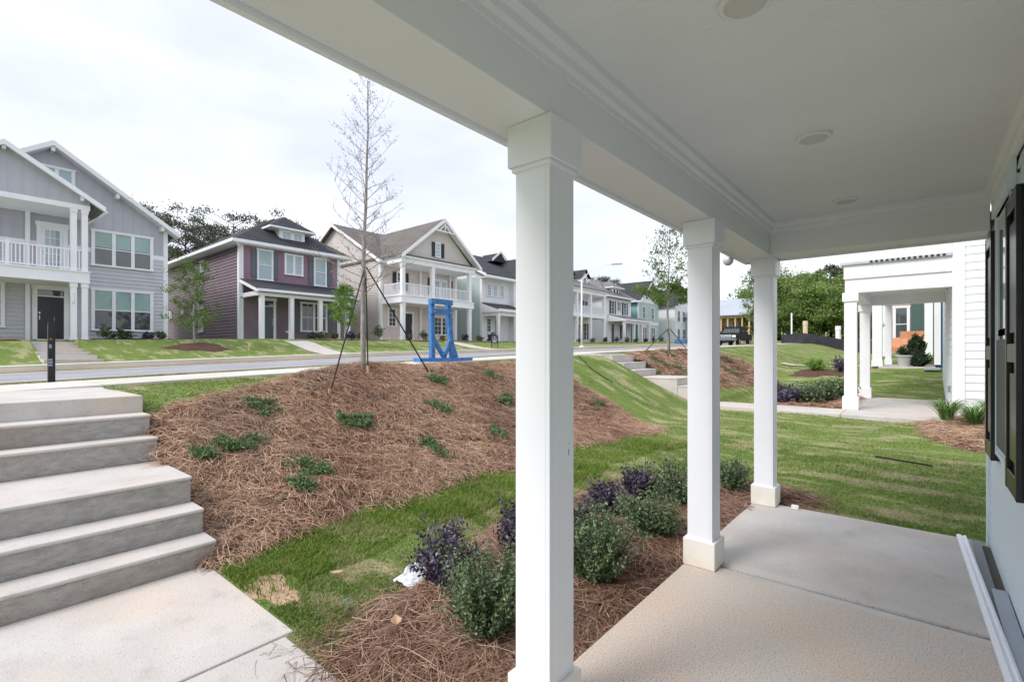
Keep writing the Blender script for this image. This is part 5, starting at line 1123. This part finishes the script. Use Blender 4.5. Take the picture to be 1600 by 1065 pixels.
# ------------------------------------------------------------------ truck
def truck(x, y, z, rz_):
    t = thing('pickup_truck', 'black work truck with a roof rack parked before the unfinished house', 'truck', (x,y,z)); 
    P = []
    def B(name, x0, x1, y0, y1, z0, z1, m, bv=.06, par=None):
        o = MB().box(x+x0, x+x1, y+y0, y+y1, z+z0, z+z1).build(name, m, par or t, bevel=bv); return o
    mb = MB(); prof = [(-2.7,.45),(-2.75,.9),(-2.55,1.08),(-1.15,1.15),(-.75,1.72),(.75,1.76),(1.0,1.15),(2.75,1.12),(2.75,.5)]
    mb.prism([(x-.95,y+a,z+b) for a, b in prof], (1.9,0,0)); mb.build('body', mat('truck_paint', (.012,.012,.014), None, 5, .6, spec=.15), t, bevel=.05)
    mb = MB(); mb.prism([(x-.78,y-1.17,z+1.2),(x+.78,y-1.17,z+1.2),(x+.70,y-.80,z+1.66),(x-.70,y-.80,z+1.66)], (0,-.03,.01)); mb.build('windscreen', GLASS, t)
    B('bumper', -.97, .97, -2.86, -2.70, .42, .66, SHUT); B('grille', -.5, .5, -2.79, -2.74, .68, .95, METAL, .01)
    for s in (-1,1):
        B('headlight', s*.72-.17, s*.72+.17, -2.80, -2.72, .74, .94, WHITE, .02); B('mirror', s*1.1-.12, s*1.1+.12, -1.0, -.9, 1.15, 1.4, BLACKP, .02)
        for yy in (-1.8, 1.75):
            wm = MB(); wm.tube([(x+s*.98,y+yy,z+.38),(x+s*.72,y+yy,z+.38)], .38, 20); wh = wm.build('wheel', mat('tyre_rubber', (.02,.02,.02), None, 9, .9), t)
            MB().tube([(x+s*.985,y+yy,z+.38),(x+s*.95,y+yy,z+.38)], .2, 14).build('rim', METAL, wh)
    mb = MB()
    for s in (-.85,.85):
        for yy in (-.9,.6,2.5): mb.beam((x+s,y+yy,z+1.1), (x+s,y+yy,z+1.82), .06)
        mb.beam((x+s,y-1.1,z+1.82), (x+s,y+2.7,z+1.82), .07)
    for yy in (-.9,.6,2.5): mb.beam((x-.85,y+yy,z+1.82), (x+.85,y+yy,z+1.82), .06)
    mb.build('roof_rack', BLACKP, t); return t
truck(-14.3, 51.5, 2.17, 0)
# ------------------------------------------------------------------ silt fence, posts
sf = thing('silt_fence', 'long black fabric silt fence running along the top of the far lawn', 'fence', (-8.5, 47, float(T(-8.5,47))))
pp = [(-10,50.8),(-8,50),(-6.2,48.2),(-4.8,45),(-3.5,41.5),(-2.4,38.5)]
mb = MB(); v = []; f = []
for k, (x, y) in enumerate(pp):
    z = float(T(x,y)); v += [(x,y,z-.1),(x,y,z+.85+.08*math.sin(k*2)),(x+.02,y+.03,z+.85+.08*math.sin(k*2)),(x+.02,y+.03,z-.1)]
for k in range(len(pp)-1):
    a = 4*k; f += [(a,a+4,a+5,a+1),(a+1,a+5,a+6,a+2),(a+2,a+6,a+7,a+3)]
mb.add(v, f).build('fabric', SILT, sf)
for x, y in pp: z = float(T(x,y)); MB().beam((x+.04,y+.06,z-.1), (x+.04,y+.06,z+1.15), .05).build('stake', WOOD, sf)
st2 = thing('silt_fence', 'short black silt fence along the far lots behind the staked tree', 'fence', (-22.9, 72, 2.6))
mb = MB(); mb.prism([(-23.4,64,2.5),(-23.4,64,3.35),(-22.6,86,3.7),(-22.6,86,2.7)], (.04,0,0)); mb.build('fabric', SILT, st2)
V, Q = grid(np.linspace(-4.6,-1.26,16), np.linspace(23.1,24.0,5), T, .035); struct(npmesh('walkway', V, Q, CONC))
blob('mulch_bed', -3.0, 21.6, 1.1, .7, STRAW, .06, seed=8)
holly('low yellow-green shrub on the small mulch bed before the blue house', -3.1, 21.9, .4, .4, None, LEAF_G, 24, 60, .06, name='low_shrub'); holly('dark low shrub right on the small mulch bed before the blue house', -2.3, 21.8, .4, .42, None, LEAF_P, 24, 60, .06, name='low_shrub')
for n_, (x, y, c, hh, lb) in enumerate([(-11.9,52,WHITE,2.4,'white utility post at the left end of the black silt fence'),(-8.4,53,OSB,2.2,'tan utility pedestal behind the middle of the black silt fence'),(-5.6,51,WHITE,1.9,'short white pedestal behind the right part of the silt fence')]):
    z = float(T(x,y)); q = MB().lathe((x,y,z-.1), [(.2,0),(.2,hh*.8),(.23,hh*.82),(.21,hh)], 12).build('utility_pedestal', c); tag(q, lb, 'pedestal', 'utility pedestals behind the black fence')
blob('mulch_mound', -9.6, 40.2, 1.9, 1.5, STRAW, .10, seed=5)
blob('mulch_mound', -25.6, 8.0, 1.0, 1.3, STRAW, .08, seed=6)
# stacked blue tarped pile by the leafy tree
bt = MB().box(-24.2, -22.8, 61.0, 63.2, 2.5, 3.2).build('tarp_pile', mat('blue_tarp', (.08,.17,.35), (.06,.13,.28), 3, .5, .5, 6), bevel=.12); tag(bt, 'pile covered by a blue tarp at the kerb beyond the leafy young tree', 'tarp')
# ------------------------------------------------------------------ paper bag, hoses
pts = [(-.14,-.10),(-.02,-.13),(.12,-.09),(.15,.03),(.05,.12),(-.06,.10),(-.16,.04)]
cx, cy = -2.80, 2.28; zb = float(T(cx,cy)); mb = MB(); v = []; f = []; rb = random.Random(3); n = 12
for i in range(n):
    for j in range(n):
        a, b = i/(n-1)-.5, j/(n-1)-.5; ed = min(.5-abs(a), .5-abs(b))
        v.append((cx+a*.20+.03*b+rb.uniform(-.006,.006), cy+b*.27+rb.uniform(-.006,.006), zb+.035+min(1, ed*6)*.03+rb.uniform(-.012,.014)+(.05 if a < -.3 and abs(b) < .15 else 0)))
for i in range(n-1):
    for j in range(n-1): a = i*n+j; f.append((a,a+n,a+n+1,a+1))
q = mb.add(v, f).build('paper_bag', PAPER); tag(q, 'crumpled white paper bag lying on the grass beside the nearest purple shrub', 'bag')
sm = q.modifiers.new('thick', 'SOLIDIFY'); sm.thickness = .004
def hose(pts, r, name, lb, cat='hose'):
    P = [Vector(p) for p in pts]; o = []
    for k in range(len(P)-1):
        for s in range(8):
            u = s/8; p = P[k].lerp(P[k+1], u); o.append((p.x+.03*math.sin(3*(k+u)), p.y+.02*math.cos(4*(k+u)), p.z))
    q = MB().tube(o, r, 6).build(name, STRAP); tag(q, lb, cat)
hose([(-.50,8.46,float(T(-.5,8.46))+.03),(-.13,8.37,float(T(-.13,8.37))+.035),(.16,8.31,float(T(.16,8.3))+.03)], .012, 'garden_hose', 'short piece of black hose lying on the lawn beyond the porch')
hose([(-7.3,11.5,float(T(-7.3,11.5))+.06),(-6.6,10.9,float(T(-6.6,10.9))+.05),(-6.1,10.7,float(T(-6.1,10.7))+.05),(-5.7,10.6,float(T(-5.7,10.6))+.03)], .011, 'drip_hose', 'thin black hose running down the grassy bank right of the first column')
vb = thing('valve_box', 'small white valve with green cap at the top of the bank beside the first column', 'valve', (-7.55, 11.6, float(T(-7.55,11.6))))
zv = float(T(-7.55,11.6)); MB().lathe((-7.55,11.6,zv), [(.05,0),(.05,.14),(.03,.15),(.03,.22)], 12).build('pipe', WHITE, vb); MB().lathe((-7.55,11.6,zv+.22), [(.05,0),(.05,.05),(.02,.07)], 12).build('cap', STRAP, vb)
# ------------------------------------------------------------------ neighbour plants
for x, y, w_, hh, lb, m_, nm in [(-2.75,14.55,.42,.42,'purple-leaved shrub at the left end of the neighbour porch bed',LEAF_P,'purple_shrub'),(-2.95,15.3,.38,.5,'taller purple-leaved shrub behind, in the neighbour porch bed',LEAF_P,'purple_shrub')]:
    holly(lb, x, y, w_, hh, 'purple shrubs by the neighbour porch', m_, 26, 70, .055, name=nm)
for x, y, w_, hh, lb in [(-2.2,14.6,.36,.55,'left one of the three round green shrubs by the neighbour porch'),(-1.95,15.4,.38,.6,'middle one of the three round green shrubs by the neighbour porch'),(-1.65,16.3,.4,.62,'right one of the three round green shrubs, beside the neighbour column')]:
    holly(lb, x, y, w_, hh, 'green shrubs by the neighbour porch', LEAF_H, 30, 70, .05)
def tuft(label, x, y, r, hgt, m, n=90, grp=None, name='lily_clump', wd=.022):
    z = float(T(x,y))+.05; t = thing(name, label, 'plant', (x,y,z), grp); VV = []; Q = []
    for k in range(n):
        a = rng.uniform(0,6.28); l = r*rng.uniform(.4,1); h_ = hgt*rng.uniform(.6,1); px, py = x+rng.normal()*.03, y+rng.normal()*.03; nx_, ny_ = -math.sin(a)*wd/2, math.cos(a)*wd/2
        b = len(VV)
        for s in range(5):
            u = s/4; q = (px+l*u*math.cos(a), py+l*u*math.sin(a), z+h_*(1.9*u-1.25*u*u)); ww = 1-.85*u
            VV += [(q[0]-nx_*ww,q[1]-ny_*ww,q[2]),(q[0]+nx_*ww,q[1]+ny_*ww,q[2])]
        for s in range(4): Q.append((b+2*s,b+2*s+1,b+2*s+3,b+2*s+2))
    npmesh('leaves', np.array(VV), np.array(Q), m, t, rnd=np.repeat(rng.random(n), 10)); return t
tuft('left grassy lily clump at the neighbour house corner', .38, 12.8, .55, .62, LEAF_L, 170, 'lily clumps by the neighbour house')
tuft('middle grassy lily clump, in front of the neighbour siding', .74, 12.25, .55, .55, LEAF_L, 170, 'lily clumps by the neighbour house')
tuft('right grassy lily clump, nearest the black shutter', 1.05, 12.9, .55, .6, LEAF_L, 170, 'lily clumps by the neighbour house')
LEAF_D = attrmat('dark_evergreen_leaves', [(.012,.03,.014), (.03,.06,.028), (.06,.10,.045)], .5, .05)
# planter and bushes on the blue house slab
pl = thing('planter', 'pale grey round planter holding a small plant on the blue house porch edge', 'planter', (-.5, 23.35, .97))
MB().lathe((-.5,23.35,.97), [(.17,0),(.24,.36),(.27,.365),(.27,.42),(.22,.42),(.2,.36)], 24).build('pot', POTM, pl, smooth=False)
holly('dark small plant growing in the grey planter', -.5, 23.35, .2, .42, None, LEAF_D, 16, 60, .05, name='potted_plant', zoff=1.36-float(T(-.5,23.35)))
holly('tall rounded dark topiary bush beyond the grey planter', -.16, 24.2, .27, 1.2, None, LEAF_D, 50, 220, .07, name='topiary_bush', zoff=.97-float(T(-.18,24.2)))
holly('low dark bush at the foot of the topiary by the planter', -.1, 23.45, .34, .5, None, LEAF_D, 34, 140, .06, name='low_bush', zoff=.97-float(T(-.1,23.45)))
# downspout splash block
q = MB().box(.05, .5, 22.2, 22.75, float(T(.2,22.5)), float(T(.2,22.5))+.09).build('splash_block', mat('pale_plastic', (.36,.44,.46), None, 4, .6), bevel=.02); tag(q, 'pale blue-grey splash block under the blue house downspout', 'block')
# ------------------------------------------------------------------ far row foundation planting
def smallshrub(x, y, r, hh, m, lb, grp, z=None):
    z = float(T(x,y)) if z is None else z; C, hu = clumps((x,y,z+hh*.5), (r*.8,r*.8,hh*.45), 14, 26, r*.22, .8, .2)
    V, Q = leafquads(C, .10); o = npmesh('foundation_shrub', V, Q, m, None, rnd=np.repeat(np.clip(rng.random(len(C))*.7+.3*hu,0,1), 4), loc=Vector((x,y,z))); tag(o, lb, 'shrub', grp); return o
rows = [('grey house', [(-30.6,5.6,.4,.75,LEAF_H),(-30.7,6.3,.42,.65,LEAF_H),(-30.6,7.2,.28,.45,LEAF_P),(-30.6,7.8,.3,.5,LEAF_H),(-28.4,1.3,.4,.6,LEAF_P)]),
        ('plum house', [(-28.5,14.9,.3,.5,LEAF_P),(-28.4,15.5,.33,.5,LEAF_H),(-28.4,16.4,.3,.5,LEAF_H),(-28.3,17.5,.33,.55,LEAF_P),(-28.6,18.6,.35,.55,LEAF_H)]),
        ('beige house', [(-28.4,19.6,.4,1.05,LEAF_H),(-28.4,22.3,.28,.5,LEAF_H),(-28.3,23.6,.35,.8,LEAF_H),(-28.0,25.2,.35,.45,LEAF_H),(-28.0,27.6,.3,.6,LEAF_P),(-28.0,29.2,.33,.6,LEAF_H),(-28.0,30.6,.36,.7,LEAF_P)]),
        ('pale teal house', [(-29,31.6,.3,.5,LEAF_P),(-29.4,32.6,.35,1.1,LEAF_H),(-29,36.8,.36,.75,LEAF_H),(-29,38.6,.4,.85,LEAF_H)]),
        ('white dormer house', [(-28.2,45.0,.4,.6,LEAF_H),(-28.2,47.6,.4,.6,LEAF_H),(-28.2,50.5,.4,.7,LEAF_P),(-28.2,53.2,.45,.7,LEAF_H)]),
        ('white hipped house', [(-28.2,56.0,.4,.6,LEAF_H),(-28.2,58.4,.4,.6,LEAF_H),(-28.2,61.3,.4,.6,LEAF_P),(-28.2,64.0,.45,.8,LEAF_H),(-28.2,66.5,.5,.8,LEAF_H)])]
ords = ['leftmost','second from left','third from left','fourth from left','fifth from left','sixth from left','seventh from left']
for hn, L_ in rows:
    for k, (x, y, r, hh, m_) in enumerate(L_):
        c = 'purple' if m_ is LEAF_P else 'green'; smallshrub(x, y, r, hh, m_, '%s foundation shrub before the %s, a %s one' % (ords[k], hn, c), 'foundation shrubs along the far houses')
MULCH = mat('brown_mulch', (.30,.17,.11), (.20,.11,.07), 12, .95, .8, 30)
def mulchbed(x0, x1, y0, y1, seed):
    nx_, ny_ = 6, max(6, int((y1-y0)/.5)); V, Q = grid(np.linspace(x0,x1,nx_), np.linspace(y0,y1,ny_), lambda x, y: T(x,y)+.05+.02*np.sin(x*5+y*3)); struct(npmesh('mulch_bed', V, Q, MULCH))
for b in ((-31.3,-29.9,5.0,8.1,1),(-28.9,-27.6,-.5,2.3,2),(-29.0,-27.5,14.6,19.8,3),(-28.9,-27.2,21.6,31.2,4),(-29.2,-27.6,31.4,40,5),(-28.9,-26.6,44,54,6),(-28.9,-26.6,55.4,67,7)): mulchbed(*b)
for (y, lb) in ((13.1,'pale concrete step block before the plum house door'),(24.7,'pale concrete step block before the beige house door')):
    z = float(T(-27,y)); q = MB(); q.box(-29.0,-28.2,y-.7,y+.9,z-.4,2.15); q.box(-28.2,-27.7,y-.7,y+.9,z-.4,2.0); q.box(-27.7,-27.2,y-.7,y+.9,z-.4,1.85); q.box(-27.2,-26.7,y-.7,y+.9,z-.4,1.7); o = q.build('front_steps', CONC); tag(o, lb, 'steps')
    V, Q = grid(np.linspace(-26.8,-22.4,10), np.linspace(y-.6,y+.8,4), T, .03); struct(npmesh('walkway', V, Q, CONC))
# small irrigation flags
flagm = mat('yellow_flag', (.75,.6,.12), None, 5, .6)
for k, (x, y) in enumerate(((-24.2,9.6),(-26.5,19.2),(-26.3,23.9),(-26.3,30.1),(-26.2,31.0),(-24.8,56.5))):
    z = float(T(x,y)); mb = MB().tube([(x,y,z),(x,y,z+.42)], .012, 5); mb.box(x-.005,x+.005,y,y+.12,z+.32,z+.42); o = mb.build('marker_flag', flagm)
    tag(o, ('yellow marker flag in the lawn before the %s' % ['side of the plum house','right end of the plum house','beige house door','right end of the beige house','gap left of the pale teal house','white hipped house'][k]), 'flag', 'yellow marker flags')

# dry leaves on the straw
leafm = mat('dry_leaf', (.42,.26,.15), (.55,.38,.24), 30, .8)
for k, (x, y, s_, lb) in enumerate([(-4.62,2.25,.07,'curled dry brown leaf on the lower straw bank left of the smallest juniper tuft'),(-4.70,2.05,.045,'small dry leaf on the straw near the bottom of the bank'),(-2.35,1.75,.06,'dry brown leaf on the near straw mound before the largest green shrub'),(-3.35,1.95,.05,'pale dry leaf lying in the short grass beside the walkway'),(-5.2,3.4,.05,'dry leaf midway on the straw bank'),(-5.0,4.9,.04,'tiny pale leaf on the straw bank near the upright juniper')]):
    z = float(T(x,y))+(.10 if k not in (3,) else .04); a = k*1.3; mb = MB(); v = []
    for i, (u, w_) in enumerate(((-1,0),(-.55,.4),(0,.55),(.5,.35),(1,0))):
        for sg_ in (-1, 0, 1): v.append((x+s_*(u*math.cos(a)-sg_*w_*math.sin(a)), y+s_*(u*math.sin(a)+sg_*w_*math.cos(a)), z+s_*(.35*abs(sg_)*w_+.25*u*u)))
    f = [(3*i+j,3*i+3+j,3*i+4+j,3*i+1+j) for i in range(4) for j in range(2)]; o = mb.add(v, f).build('dry_leaf', leafm); tag(o, lb, 'leaf', 'dry leaves on the ground')
    sm = o.modifiers.new('thick', 'SOLIDIFY'); sm.thickness = .002
